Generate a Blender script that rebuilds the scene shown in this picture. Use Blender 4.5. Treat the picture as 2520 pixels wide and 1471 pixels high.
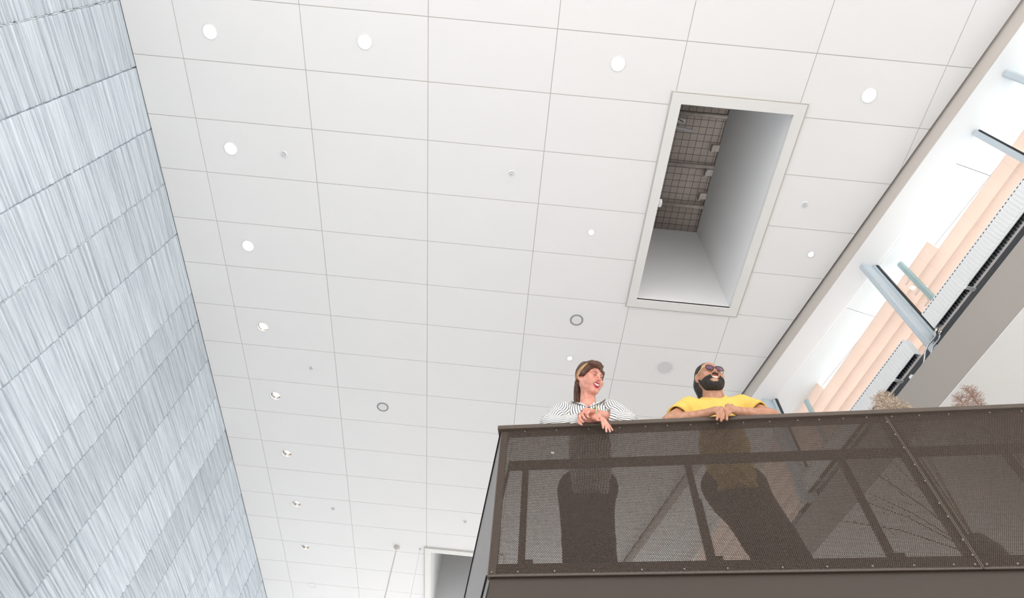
import bpy, math, random
import numpy as np
from mathutils import Vector, Matrix
for o in list(bpy.data.objects): bpy.data.objects.remove(o, do_unlink=True)
SC = bpy.context.scene
COL = SC.collection
RND = random.Random(7)

# ---------------------------------------------------------------- camera
EYE = 1.5                       # camera height above the ground floor
cd = bpy.data.cameras.new('camera'); cam = bpy.data.objects.new('camera', cd); COL.objects.link(cam)
cd.sensor_fit = 'HORIZONTAL'; cd.sensor_width = 36.0; cd.lens = 1507.75 / 2520 * 36
cd.clip_start = 0.05; cd.clip_end = 400
RT, DN, FW = (0.99539707, -0.07825688, 0.05532211), (0.09576797, 0.83408351, -0.54326163), (-0.00362929, 0.54605912, 0.83773878)
cam.matrix_world = Matrix(((RT[0], -DN[0], -FW[0], 0), (RT[1], -DN[1], -FW[1], 0), (RT[2], -DN[2], -FW[2], EYE), (0, 0, 0, 1)))
SC.camera = cam
# ---------------------------------------------------------------- sky and exposure
w = bpy.data.worlds.new('overcast'); SC.world = w; w.use_nodes = True
bg = w.node_tree.nodes['Background']; bg.inputs[0].default_value = (0.995, 0.987, 0.978, 1); bg.inputs[1].default_value = 2.8
SC.view_settings.view_transform = 'Standard'; SC.view_settings.look = 'None'
SC.view_settings.gamma = 1.0; SC.view_settings.use_curve_mapping = False
SC.view_settings.exposure = 0.05

# ---------------------------------------------------------------- helpers
def tag(o, label=None, cat=None, group=None, kind=None):
    if label: o['label'] = label
    if cat: o['category'] = cat
    if group: o['group'] = group
    if kind: o['kind'] = kind
    return o
def empty(name, loc=(0, 0, 0), rz=0.0, parent=None):
    o = bpy.data.objects.new(name, None); COL.objects.link(o)
    o.location = loc; o.rotation_euler = (0, 0, rz); o.empty_display_size = 0.1
    o.parent = parent
    return o
def srgb(r, g, b):
    f = lambda c: (c / 255 / 12.92) if c / 255 <= 0.04045 else ((c / 255 + 0.055) / 1.055) ** 2.4
    return (f(r), f(g), f(b), 1)
def mat(name, col, rough=0.6, metal=0.0, noise=0.0, scale=8.0, bump=0.0, emit=None, stretch=None, spec=0.5, col2=None, **kw):
    m = bpy.data.materials.new(name); m.use_nodes = True
    nt = m.node_tree; b = nt.nodes['Principled BSDF']
    c = col if len(col) == 4 else (*col, 1)
    b.inputs['Base Color'].default_value = c; b.inputs['Roughness'].default_value = rough; b.inputs['Metallic'].default_value = metal
    b.inputs['Specular IOR Level'].default_value = spec
    if emit:
        b.inputs['Emission Color'].default_value = c; b.inputs['Emission Strength'].default_value = emit
    if noise or bump:
        tc = nt.nodes.new('ShaderNodeTexCoord'); mp = nt.nodes.new('ShaderNodeMapping'); n = nt.nodes.new('ShaderNodeTexNoise')
        n.inputs['Scale'].default_value = scale; n.inputs['Detail'].default_value = 5
        if stretch: mp.inputs['Scale'].default_value = stretch
        nt.links.new(tc.outputs['Object'], mp.inputs[0]); nt.links.new(mp.outputs[0], n.inputs['Vector'])
        if noise:
            r = nt.nodes.new('ShaderNodeValToRGB')
            r.color_ramp.elements[0].position = 0.3; r.color_ramp.elements[1].position = 0.7
            d = col2 if col2 else tuple(x * (1 - noise) for x in c[:3])
            r.color_ramp.elements[0].color = (*d[:3], 1)
            r.color_ramp.elements[1].color = c
            nt.links.new(n.outputs[0], r.inputs[0]); nt.links.new(r.outputs[0], b.inputs['Base Color'])
        if bump:
            bp = nt.nodes.new('ShaderNodeBump'); bp.inputs['Strength'].default_value = bump; bp.inputs['Distance'].default_value = 0.01
            nt.links.new(n.outputs[0], bp.inputs['Height']); nt.links.new(bp.outputs[0], b.inputs['Normal'])
    for k, v in kw.items(): b.inputs[k.replace('_', ' ')].default_value = v
    return m
def link(name, me, m, parent=None, smooth=False):
    o = bpy.data.objects.new(name, me); COL.objects.link(o); o.parent = parent
    if m is not None: me.materials.append(m)
    if smooth: me.polygons.foreach_set('use_smooth', [True] * len(me.polygons))
    return o
class MB:
    def __init__(s): s.v = []; s.f = []
    def add(s, vs, fs):
        n = len(s.v); s.v += [tuple(map(float, p)) for p in vs]; s.f += [tuple(i + n for i in f) for f in fs]; return s
    def box(s, c, x, y, z, dx=(1, 0, 0), dy=(0, 1, 0), dz=(0, 0, 1)):
        """full sizes x,y,z along axes dx,dy,dz about centre c"""
        c = Vector(c); X = Vector(dx) * x / 2; Y = Vector(dy) * y / 2; Z = Vector(dz) * z / 2
        vs = [c + i * X + j * Y + k * Z for k in (-1, 1) for j in (-1, 1) for i in (-1, 1)]
        return s.add(vs, [(0, 2, 3, 1), (4, 5, 7, 6), (0, 1, 5, 4), (2, 6, 7, 3), (0, 4, 6, 2), (1, 3, 7, 5)])
    def bbox(s, c, x, y, z, dx=(1, 0, 0), dy=(0, 1, 0), dz=(0, 0, 1), b=0.004):
        """box with chamfered edges along its dx direction"""
        c = Vector(c); X = Vector(dx) * x / 2; dy = Vector(dy); dz = Vector(dz); hy, hz = y / 2, z / 2
        pr = [(-hy + b, -hz), (hy - b, -hz), (hy, -hz + b), (hy, hz - b), (hy - b, hz), (-hy + b, hz), (-hy, hz - b), (-hy, -hz + b)]
        vs = [c - X + dy * p + dz * q for p, q in pr] + [c + X + dy * p + dz * q for p, q in pr]
        fs = [(i, i + 8, (i + 1) % 8 + 8, (i + 1) % 8) for i in range(8)] + [tuple(range(8)), tuple(range(15, 7, -1))]
        return s.add(vs, fs)
    def prism(s, poly, z0, z1):
        n = len(poly)
        vs = [(x, y, z0) for x, y in poly] + [(x, y, z1) for x, y in poly]
        return s.add(vs, [tuple(range(n - 1, -1, -1)), tuple(range(n, 2 * n))] + [(i, (i + 1) % n, (i + 1) % n + n, i + n) for i in range(n)])
    def tube(s, pts, r, n=8, cap=True):
        pts = [Vector(p) for p in pts]; rs = r if isinstance(r, (list, tuple)) else [r] * len(pts)
        base = []; up = None
        for i, p in enumerate(pts):
            t = (pts[min(i + 1, len(pts) - 1)] - pts[max(i - 1, 0)]).normalized()
            if up is None:
                a = Vector((0, 0, 1)) if abs(t.z) < 0.9 else Vector((1, 0, 0)); up = t.cross(a).normalized()
            up = (up - t * up.dot(t)).normalized(); q = t.cross(up)
            base += [p + (up * math.cos(2 * math.pi * k / n) + q * math.sin(2 * math.pi * k / n)) * rs[i] for k in range(n)]
        fs = [(i * n + k, i * n + (k + 1) % n, (i + 1) * n + (k + 1) % n, (i + 1) * n + k) for i in range(len(pts) - 1) for k in range(n)]
        if cap: fs += [tuple(range(n - 1, -1, -1)), tuple(range((len(pts) - 1) * n, len(pts) * n))]
        return s.add(base, fs)
    def lathe(s, prof, n=24, c=(0, 0, 0)):
        vs = [(c[0] + r * math.cos(2 * math.pi * k / n), c[1] + r * math.sin(2 * math.pi * k / n), c[2] + z) for r, z in prof for k in range(n)]
        return s.add(vs, [(i * n + k, i * n + (k + 1) % n, (i + 1) * n + (k + 1) % n, (i + 1) * n + k) for i in range(len(prof) - 1) for k in range(n)])
    def disc(s, c, r, n=24, up=False):
        vs = [(c[0] + r * math.cos(2 * math.pi * k / n), c[1] + r * math.sin(2 * math.pi * k / n), c[2]) for k in range(n)]
        return s.add(vs, [tuple(range(n)) if up else tuple(range(n - 1, -1, -1))])
    def mesh(s, name):
        me = bpy.data.meshes.new(name); me.from_pydata(s.v, [], s.f); me.update(); return me
    def build(s, name, m, parent=None, smooth=False): return link(name, s.mesh(name), m, parent, smooth)
def npmesh(name, V, Q):
    """fast mesh from numpy: V (n,3), Q (m,4) quads"""
    me = bpy.data.meshes.new(name)
    V = np.ascontiguousarray(V, np.float32); Q = np.ascontiguousarray(Q, np.int32)
    me.vertices.add(len(V)); me.vertices.foreach_set('co', V.ravel())
    me.loops.add(Q.size); me.loops.foreach_set('vertex_index', Q.ravel())
    me.polygons.add(len(Q)); me.polygons.foreach_set('loop_start', np.arange(0, Q.size, 4, dtype=np.int32))
    me.update(calc_edges=True); me.validate(); return me
def rotdir(deg):
    a = math.radians(deg); d = Vector((math.sin(a), math.cos(a), 0)); return d, Vector((d.y, -d.x, 0))

# ---------------------------------------------------------------- materials
M = {}
M['tile'] = mat('ceiling_tile', srgb(245, 245, 245), 0.85, noise=0.015, scale=1.3)
M['joint'] = mat('joint_grey', srgb(206, 202, 197), 0.9, noise=0.05)
M['white'] = mat('white_paint', srgb(238, 238, 236), 0.7, noise=0.02, scale=3)
M['whitegloss'] = mat('white_enamel', srgb(236, 238, 240), 0.3, noise=0.01)
M['brightwhite'] = mat('bright_white', srgb(251, 252, 253), 0.6, noise=0.01, scale=3)
M['black'] = mat('black_gap', srgb(22, 20, 19), 0.8, noise=0.2)
M['floor'] = mat('floor_screed', srgb(234, 231, 229), 0.6, noise=0.05, scale=2)
M['bronze'] = mat('bronze_coat', srgb(88, 77, 68), 0.42, 0.0, noise=0.06, scale=14)
M['perf'] = mat('perforated_bronze', srgb(76, 62, 52), 0.45, 0.0, noise=0.05, scale=6)
M['fascia'] = mat('fascia_bronze', srgb(63, 52, 44), 0.45, 0.0, noise=0.07, scale=3)
M['steel'] = mat('painted_steel', srgb(196, 208, 216), 0.45, noise=0.03)
M['teal'] = mat('galvanised_teal', srgb(178, 203, 205), 0.5, noise=0.08, scale=20)
M['dark'] = mat('dark_steel', srgb(74, 80, 86), 0.5, noise=0.1)
M['gasket'] = mat('gasket', srgb(28, 38, 40), 0.5, noise=0.1)
M['beige'] = mat('beige_wall', srgb(172, 166, 160), 0.8, noise=0.02, scale=2)  # shade of the room-facing wall put into its colour
M['trimbeige'] = mat('trim_beige', srgb(206, 199, 192), 0.7, noise=0.02, scale=2)  # dimness of the downstand's room side painted in as beige
M['terra'] = mat('terracotta_translucent', srgb(252, 233, 222), 0.6, noise=0.05, scale=3, Transmission_Weight=0.0)
M['chrome'] = mat('chrome', srgb(225, 222, 218), 0.15, 1.0, noise=0.02)
def translucent(m, fac):
    nt = m.node_tree; b = nt.nodes['Principled BSDF']; o = nt.nodes['Material Output']; t = nt.nodes.new('ShaderNodeBsdfTranslucent'); mx = nt.nodes.new('ShaderNodeMixShader'); mx.inputs[0].default_value = fac
    src = b.inputs['Base Color'].links[0].from_socket; nt.links.new(src, t.inputs[0]); nt.links.new(b.outputs[0], mx.inputs[1]); nt.links.new(t.outputs[0], mx.inputs[2]); nt.links.new(mx.outputs[0], o.inputs[0])
translucent(M['terra'], 0.6)
M['pipe'] = mat('pipe_silver', srgb(205, 208, 212), 0.3, 0.7, noise=0.05)
M['lamp'] = mat('lamp_glow', (1.0, 0.93, 0.85), 0.5, emit=9.0, noise=0.0)
M['spkwhite'] = mat('speaker_mesh', srgb(240, 240, 241), 0.8, noise=0.04, scale=400)
M['spkrim'] = mat('speaker_rim', srgb(150, 150, 152), 0.5, noise=0.05)
M['spkgrey'] = mat('speaker_cloth', srgb(226, 225, 228), 0.8, noise=0.06, scale=400)
M['deck'] = mat('deck_board', srgb(236, 224, 216), 0.9, noise=0.2, scale=30, stretch=(1, 6, 1))
M['duct'] = mat('galvanised_duct', srgb(200, 191, 184), 0.5, 0.1, noise=0.3, scale=12)
M['wire'] = mat('wire_mesh', srgb(120, 110, 103), 0.6, noise=0.1)
def concrete():
    m = bpy.data.materials.new('ribbed_concrete'); m.use_nodes = True; nt = m.node_tree; b = nt.nodes['Principled BSDF']
    b.inputs['Roughness'].default_value = 0.8; b.inputs['Specular IOR Level'].default_value = 0.25
    tc = nt.nodes.new('ShaderNodeTexCoord'); mp = nt.nodes.new('ShaderNodeMapping'); mp.inputs['Scale'].default_value = (1, 0.3, 11)
    n1 = nt.nodes.new('ShaderNodeTexNoise'); n1.inputs['Scale'].default_value = 3.5; n1.inputs['Detail'].default_value = 8; n1.inputs['Roughness'].default_value = 0.65
    n2 = nt.nodes.new('ShaderNodeTexNoise'); n2.inputs['Scale'].default_value = 60; n2.inputs['Detail'].default_value = 6
    r = nt.nodes.new('ShaderNodeValToRGB'); e = r.color_ramp.elements
    e[0].position = 0.3; e[0].color = srgb(174, 188, 199); e[1].position = 0.62; e[1].color = srgb(222, 231, 238)
    oi = nt.nodes.new('ShaderNodeObjectInfo'); hs = nt.nodes.new('ShaderNodeHueSaturation')
    mr = nt.nodes.new('ShaderNodeMapRange'); mr.inputs[3].default_value = 0.88; mr.inputs[4].default_value = 1.06
    bp = nt.nodes.new('ShaderNodeBump'); bp.inputs['Strength'].default_value = 0.35; bp.inputs['Distance'].default_value = 0.006
    L = nt.links.new
    L(tc.outputs['Object'], mp.inputs[0]); L(mp.outputs[0], n1.inputs['Vector']); L(tc.outputs['Object'], n2.inputs['Vector'])
    L(n1.outputs[0], r.inputs[0]); L(r.outputs[0], hs.inputs['Color']); L(oi.outputs['Random'], mr.inputs[0]); L(mr.outputs[0], hs.inputs['Value'])
    L(hs.outputs[0], b.inputs['Base Color']); L(n2.outputs[0], bp.inputs['Height']); L(bp.outputs[0], b.inputs['Normal'])
    return m
M['concrete'] = concrete()
M['grout'] = mat('grout', srgb(214, 222, 226), 0.9, noise=0.15, scale=40)
def glassmat():
    m = bpy.data.materials.new('clear_glass'); m.use_nodes = True; nt = m.node_tree
    for n in list(nt.nodes): nt.nodes.remove(n)
    o = nt.nodes.new('ShaderNodeOutputMaterial'); t = nt.nodes.new('ShaderNodeBsdfTransparent'); g = nt.nodes.new('ShaderNodeBsdfGlossy'); mx = nt.nodes.new('ShaderNodeMixShader')
    t.inputs[0].default_value = (0.93, 0.96, 0.96, 1); g.inputs['Roughness'].default_value = 0.02; g.inputs[0].default_value = (0.9, 0.95, 1, 1)
    fr = nt.nodes.new('ShaderNodeLayerWeight'); fr.inputs[0].default_value = 0.12
    nt.links.new(fr.outputs['Facing'], mx.inputs[0]); nt.links.new(t.outputs[0], mx.inputs[1]); nt.links.new(g.outputs[0], mx.inputs[2]); nt.links.new(mx.outputs[0], o.inputs[0])
    return m
M['glass'] = glassmat()

# ================================================================ THE SETTING
HC = EYE + 6.112               # ceiling height
GX0, GX, GY0, GY = -3.44, 1.2, 0.976, 0.58436
XW = -3.95                     # face of the concrete wall
dA, nA = rotdir(-13.2); eA = Vector((3.99, 1.01, 0))      # ceiling edge along the clerestory
dB, nB = rotdir(-9.0); cB = Vector((3.496, 2.993, 0))     # face of the wall under the clerestory
def onA(s, o, z): return eA + dA * s + nA * o + Vector((0, 0, z))
def onB(s, o, z): return cB + dB * s + nB * o + Vector((0, 0, z))

fl = MB(); fl.box((2, 4, -0.1), 160, 160, 0.2); tag(fl.build('floor', M['floor']), kind='structure')

# ---- ceiling: one object for each tile
ceil = empty('ceiling', (0, 0, HC)); tag(ceil, 'white ceiling of long rectangular tiles with thin grey joints', kind='structure')
YMAX = 13.4
SKY = [(1.33, 1.44, 2.625, 3.915), (-1.064, 8.968, 0.231, 11.443)]       # outer flange of each roof light
ROW = [(-3.13, 1.29), (-3.13, 2.44), (-3.13, 3.605), (-3.125, 4.767), (-3.12, 5.926), (-3.105, 7.056), (-3.09, 8.19), (-3.07, 9.29), (-3.06, 10.37), (-3.05, 11.5)]
BIG = [(-1.646, 1.249), (0.764, 1.23), (3.171, 1.301)]
SMALL = [(0.776, 3.013), (0.769, 4.794), (3.213, 3.024), (0.749, 6.505)]
def edge_x(y): return eA.x + dA.x / dA.y * (y - eA.y)
def clip(poly, p, n):
    out = []
    for i in range(len(poly)):
        a, b = poly[i], poly[(i + 1) % len(poly)]
        da = (a[0] - p[0]) * n[0] + (a[1] - p[1]) * n[1]; db = (b[0] - p[0]) * n[0] + (b[1] - p[1]) * n[1]
        if da <= 0: out.append(a)
        if (da < 0 < db) or (db < 0 < da):
            t = da / (da - db); out.append((a[0] + (b[0] - a[0]) * t, a[1] + (b[1] - a[1]) * t))
    return out
def holed(mb, poly, hx, hy, r, z0, z1, n=20):
    """plate with a round hole (seen from below), star-shaped about the hole"""
    ang = sorted([2 * math.pi * k / n for k in range(n)] + [math.atan2(y - hy, x - hx) % (2 * math.pi) for x, y in poly])
    ang = [a for i, a in enumerate(ang) if i == 0 or a - ang[i - 1] > 1e-4]
    O = []; I = []
    for a in ang:
        d = (math.cos(a), math.sin(a)); best = None
        for i in range(len(poly)):
            p, q = poly[i], poly[(i + 1) % len(poly)]; e = (q[0] - p[0], q[1] - p[1])
            det = d[0] * -e[1] + d[1] * e[0]
            if abs(det) < 1e-12: continue
            w0 = (p[0] - hx, p[1] - hy); t = (w0[0] * -e[1] + w0[1] * e[0]) / det; u = (d[0] * w0[1] - d[1] * w0[0]) / det
            if t > 0 and -1e-6 <= u <= 1 + 1e-6 and (best is None or t < best): best = t
        O.append((hx + d[0] * best, hy + d[1] * best)); I.append((hx + d[0] * r, hy + d[1] * r))
    m = len(ang)
    vs = [(x, y, z0) for x, y in O] + [(x, y, z0) for x, y in I] + [(x, y, z1) for x, y in I] + [(x, y, z1) for x, y in O]
    fs = []
    for i in range(m):
        j = (i + 1) % m
        fs += [(i, m + i, m + j, j), (m + i, 2 * m + i, 2 * m + j, m + j), (i, j, 3 * m + j, 3 * m + i)]
    mb.add(vs, fs)
holes = [(x, y, 0.066) for x, y in ROW + BIG] + [(x, y, 0.034) for x, y in SMALL]
g = 0.0035
xs = [-3.935] + [GX0 + GX * i for i in range(7)] + [5.2]
ys = [GY0 + GY * j for j in range(-3, 22)]
for i in range(len(xs) - 1):
    for j in range(len(ys) - 1):
        x0, x1, y0, y1 = xs[i] + g, xs[i + 1] - g, ys[j] + g, ys[j + 1] - g
        if i == 0: x0 = xs[0]
        for (sx0, sy0, sx1, sy1) in SKY:
            ix0, ix1, iy0, iy1 = sx0 + 0.1, sx1 - 0.1, sy0 + 0.1, sy1 - 0.1
            if min(x1, ix1) - max(x0, ix0) > 0.5:
                if y0 >= iy0 - 0.02 and y1 <= iy1: y1 = y0; continue
                if y0 < iy0 < y1: y1 = iy0
                elif y0 < iy1 < y1: y0 = iy1
        if y1 - y0 < 0.02: continue
        poly = clip([(x0, y0), (x1, y0), (x1, y1), (x0, y1)], (eA.x, eA.y), (nA.x, nA.y))
        if len(poly) < 3: continue
        cx = sum(p[0] for p in poly) / len(poly); cy = sum(p[1] for p in poly) / len(poly)
        mb = MB(); h = [q for q in holes if x0 < q[0] < x1 and y0 < q[1] < y1]
        lp = [(x - cx, y - cy) for x, y in poly]
        if h and min(h[0][0] - x0, x1 - h[0][0], h[0][1] - y0, y1 - h[0][1]) > h[0][2]:
            holed(mb, lp, h[0][0] - cx, h[0][1] - cy, h[0][2], 0, 0.02)
        else: mb.prism(lp, 0, 0.02)
        t = mb.build('ceiling_tile', M['tile'], ceil); t.location = (cx, cy, 0)
# recessed backing seen in the joints (pieces around the two roof lights) and the slab above
bk = MB()
def slab_rect(mb, x0, x1, y0, y1, z0, z1):
    poly = clip([(x0, y0), (x1, y0), (x1, y1), (x0, y1)], (eA.x + nA.x * 0.02, eA.y + nA.y * 0.02), (nA.x, nA.y))
    if len(poly) >= 3: mb.prism(poly, z0, z1)
def strip_rects():
    (a0, b0, a1, b1), (c0, d0, c1, d1) = [(s[0] + .06, s[1] + .06, s[2] - .06, s[3] - .06) for s in SKY]
    Y0, Y1 = ys[0], ys[-1]
    return [(-4.3, 5.5, Y0, b0), (-4.3, a0, b0, b1), (a1, 5.5, b0, b1), (-4.3, 5.5, b1, d0), (-4.3, c0, d0, d1), (c1, 5.5, d0, d1), (-4.3, 5.5, d1, Y1)]
# joint strips: runner bars in the gaps, one object
run = MB()
for x in xs[1:-1]:
    y0, y1 = ys[0], ys[-1]
    if x > 3: y1 = min(y1, eA.y + (x - eA.x) / (dA.x / dA.y))
    segs = [(y0, y1)]
    for s in SKY:
        if s[0] < x < s[2]: segs = [q for a, b in segs for q in ((a, min(b, s[1] + .05)), (max(a, s[3] - .05), b)) if q[1] - q[0] > 0.02]
    for a, b in segs: run.box((x, (a + b) / 2, 0.009), 0.012, b - a, 0.01)
for y in ys:
    segs = [(xs[0], min(edge_x(y), 5.0))]
    for s in SKY:
        if s[1] < y < s[3]: segs = [q for a, b in segs for q in ((a, min(b, s[0] + .05)), (max(a, s[2] - .05), b)) if q[1] - q[0] > 0.02]
    for a, b in segs: run.box(((a + b) / 2, y, 0.009), b - a, 0.012, 0.0098)
run.build('runner_grid', M['joint'], ceil)
rs = MB()
for r_ in strip_rects(): slab_rect(rs, *r_, 0.35, 0.6)
rs.box((0.6, -6.9, 0.06), 9.8, 12.2, 0.12); rs.box((0.0, 16.8, 0.06), 8.6, 6.4, 0.12); rs.build('roof_slab', M['tile'], ceil)  # boxes behind the camera and far off: unseen, added to block sky light

# ---- concrete wall of tall cast panels with level ribs
wl = empty('wall_left', (XW, 0, 0)); tag(wl, 'pale blue-grey ribbed cast concrete wall', kind='structure')
SEAM = [-0.9, -0.2, 0.48, 1.08, 1.69, 2.31, 2.926, 3.54, 4.36, 4.765, 5.41, 6.03, 6.68, 7.26, 8.07, 8.48, 9.12, 9.75, 10.4, 11.2, 11.8, 12.5, 13.4]
ZT, ZB = EYE + 6.6, EYE + 1.4
nz = 760
zz = np.linspace(ZB, ZT, nz)
def ribs(rg, n):
    """board-marked relief: rounded ribs of uneven width and depth with sharp grooves"""
    out = np.zeros(n); z = 0
    step = (ZT - ZB) / n
    while z < n:
        wd = max(3, int(rg.choice([0.024, 0.03, 0.036, 0.044, 0.09]) / step)); d = rg.uniform(-0.004, 0.004); e = min(n, z + wd)
        k = (np.arange(e - z) + .5) / wd; amp = rg.choice([0.004, 0.008, 0.010, 0.003])
        out[z:e] = d + amp * np.sqrt(np.maximum(0, 1 - (2 * k - 1) ** 2)) + rg.uniform(-0.004, 0.004) * (k - 0.5)
        if rg.random() < 0.55: out[z:min(n, z + 1)] -= rg.uniform(0.03, 0.07)
        z = e
    return out
rg = np.random.default_rng(5)
common = ribs(rg, nz)
for k in range(len(SEAM) - 1):
    y0, y1 = SEAM[k] + 0.005, SEAM[k + 1] - 0.005; ny = 14
    own = ribs(rg, nz) * 0.35 + np.roll(common, int(rg.integers(-2, 3))) * 0.85
    yy = np.concatenate([[y0, y0 + .007], np.linspace(y0 + .03, y1 - .03, ny - 4), [y1 - .007, y1]])
    wob = np.cumsum(rg.normal(0, 0.00025, (ny, nz // 8 + 1)), 0); wob -= wob.mean()
    dx = 0.55 * own[None, :] + np.repeat(wob, 8, 1)[:, :nz] + rg.normal(0, 0.0003, (ny, nz))
    for e in (0, ny - 1):                     # chipped, rounded panel edges
        yy[e] += 0
        dx[e] -= 0.002 + np.repeat(np.abs(rg.normal(0, 0.005, nz // 4 + 1)), 4)[:nz]
    edgej = np.repeat(rg.normal(0, 0.0012, (ny, nz // 5 + 1)), 5, 1)[:, :nz]; edgej[1:-1] = 0
    V = np.zeros((ny, nz, 3)); V[..., 0] = dx; V[..., 1] = (yy - (y0 + y1) / 2)[:, None] + edgej; V[..., 2] = zz[None, :]
    idx = np.arange(ny * nz).reshape(ny, nz)
    Q = np.stack([idx[:-1, :-1], idx[1:, :-1], idx[1:, 1:], idx[:-1, 1:]], -1).reshape(-1, 4)
    # returns into the joint
    B0 = V[0].copy(); B0[:, 0] = -0.06; B1 = V[-1].copy(); B1[:, 0] = -0.06
    VV = np.concatenate([V.reshape(-1, 3), B0, B1]); b0 = ny * nz; b1 = b0 + nz; a = np.arange(nz - 1)
    Q0 = np.stack([idx[0, :-1], idx[0, 1:], b0 + a + 1, b0 + a], -1); Q1 = np.stack([idx[-1, :-1], b1 + a, b1 + a + 1, idx[-1, 1:]], -1)
    me = npmesh('concrete_panel', VV, np.concatenate([Q, Q0, Q1]))
    o = link('concrete_panel', me, M['concrete'], wl); o.location = (0, (y0 + y1) / 2, 0)
    # lumpy grout in the joint after this panel
    js = MB(); pts = []; rr = []
    ys_ = SEAM[k + 1]; lump = rg.random() < 0.45; z = ZB
    prev = None
    while z < ZT:
        rr.append(max(0.001, rg.normal(0.005 if lump else 0.0015, 0.002))); pts.append((-0.016 + rg.normal(0, 0.002) + (0.012 if lump else -0.004), rg.normal(0, 0.0015), z)); z += 0.03
    js.tube(pts, rr, 6); j = js.build('grout_joint', M['grout'], wl, True); j.location = (0, ys_, 0)
core = MB(); core.box((-0.16, (SEAM[0] + SEAM[-1]) / 2, (ZT) / 2), 0.2, SEAM[-1] - SEAM[0], ZT)
core.box((-0.045, (SEAM[0] + SEAM[-1]) / 2, ZB / 2), 0.05, SEAM[-1] - SEAM[0], ZB); core.build('wall_core', M['concrete'], wl)
gp = MB(); gp.box((XW + 0.036, 6.2, HC + 0.06), 0.03, 14.4, 0.08); tag(gp.build('trim_1', M['black']), kind='structure')

# ---- roof lights: white lined shafts with the dark deck above
def roof_light(n, x0, y0, x1, y1, full, label):
    r = empty('roof_light', ((x0 + x1) / 2, (y0 + y1) / 2, HC)); tag(r, label, 'skylight', 'roof light shafts')
    W, D = x1 - x0, y1 - y0; f = 0.1
    fr = MB(); lo, hi = -0.022, 0.03
    for (cx, cy, sx, sy) in ((0, -D / 2 + f / 2, W, f), (0, D / 2 - f / 2, W, f), (-W / 2 + f / 2, 0, f, D - 2 * f), (W / 2 - f / 2, 0, f, D - 2 * f)):
        fr.box((cx, cy, (lo + hi) / 2), sx, sy, hi - lo)
    fr.build('frame', M['white'], r)
    lip = MB(); t = 0.014
    for (cx, cy, sx, sy) in ((0, -D / 2 - t / 2, W + 2 * t, t), (0, D / 2 + t / 2, W + 2 * t, t), (-W / 2 - t / 2, 0, t, D), (W / 2 + t / 2, 0, t, D)):
        lip.box((cx, cy, -0.008), sx, sy, 0.016)
    lip.build('edge_bead', M['joint'], r)
    iw, idp = W - 2 * f, D - 2 * f; h = 1.93
    for (nm, cx, cy, sx, sy) in (('shaft_wall', 0, -idp / 2 - 0.02, iw + .08, .04), ('shaft_wall', 0, idp / 2 + 0.02, iw + .08, .04), ('shaft_wall', -iw / 2 - 0.02, 0, .04, idp), ('shaft_wall', iw / 2 + 0.02, 0, .04, idp)):
        m_ = MB(); m_.box((cx, cy, 0.03 + h / 2), sx, sy, h); m_.build(nm, M['brightwhite'], r)
    top = h + 0.55
    dk = MB(); dk.box((0, 0, top + 0.02), iw + 1.2, idp + 1.6, 0.04); dk.build('deck', M['deck'], r)
    for (cx, cy, sx, sy) in ((0, -idp / 2 - .7, iw + 1.2, .04), (0, idp / 2 + .7, iw + 1.2, .04), (-iw / 2 - .5, 0, .04, idp + 1.4), (iw / 2 + .16, 0, .04, idp + 1.4)):
        m_ = MB(); m_.box((cx, cy, (h + top) / 2 + .02), sx, sy, top - h + .04); m_.build('duct_side', M['duct'], r)
    ledge = MB(); ledge.box((0, idp / 2 + .37, h - .01), iw + 1.1, .66, .03); ledge.box((0, -idp / 2 - .37, h - .01), iw + 1.1, .66, .03); ledge.box((-iw / 2 - .27, 0, h - .01), .46, idp, .03); ledge.build('ledge', M['duct'], r)
    if not full: return r
    ms = MB(); z = top - 0.05                        # wire mesh under the deck
    k = -idp / 2 - .6
    while k < idp / 2 + .6: ms.box((0, k, z), iw + .8, .005, .005); k += 0.1
    k = -iw / 2 - .4
    while k < iw / 2 + .2: ms.box((k, 0, z + .005), .005, idp + 1.2, .005); k += 0.1
    ms.build('wire_mesh', M['wire'], r)
    for yb in (-0.55, -0.42, 0.3, 0.92):
        b = MB(); b.bbox((0, yb, top - .11), iw + 1.0, .05, .06, b=.01); b.build('cross_beam', M['duct'], r)
    for yb in (-0.95, 0.0, 0.36, 0.72):
        b = MB(); b.box((iw / 2 + .06, yb, top - .16), .12, .09, .05); b.box((iw / 2 + .0, yb, top - .19), .02, .09, .1); b.build('bracket', M['duct'], r)
    return r
r1 = roof_light(1, *SKY[0], True, 'deep white roof light shaft with dark wire-meshed deck at its top')
r2 = roof_light(2, *SKY[1], False, 'far roof light shaft cut off by the balcony corner at the bottom edge')
# batten fitting hanging in the near shaft
bt = empty('batten_light', (1.75, 2.28, HC + 2.2), 0.12); tag(bt, 'white strip light fitting hung under the deck inside the near roof light shaft', 'light fitting')
b = MB(); b.bbox((0, 0, 0), .62, .07, .06, b=.008); b.build('housing', M['white'], bt)
b = MB(); b.bbox((.18, .1, -.03), .5, .035, .03, b=.006); b.build('arm', M['whitegloss'], bt)
for hx in (-.28, .24):
    b = MB(); b.tube([(hx, .02, .2), (hx, .02, .02)], .008, 6); b.build('hanger', M['duct'], bt)
b = MB(); b.tube([(-.2, -.05, 0), (-.1, -.09, -.06), (.1, -.06, -.08), (.3, .02, -.02)], .006, 6); b.build('cable', M['wire'], bt)
det = empty('detector', (1.43, 2.63, HC + .2)); tag(det, 'small round white detector on the left lip of the near roof light', 'detector')
b = MB(); b.lathe([(0, -.02), (.035, -.018), (.045, 0), (.045, .02), (0, .02)], 16); o = b.build('body', M['whitegloss'], det, True)
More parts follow.
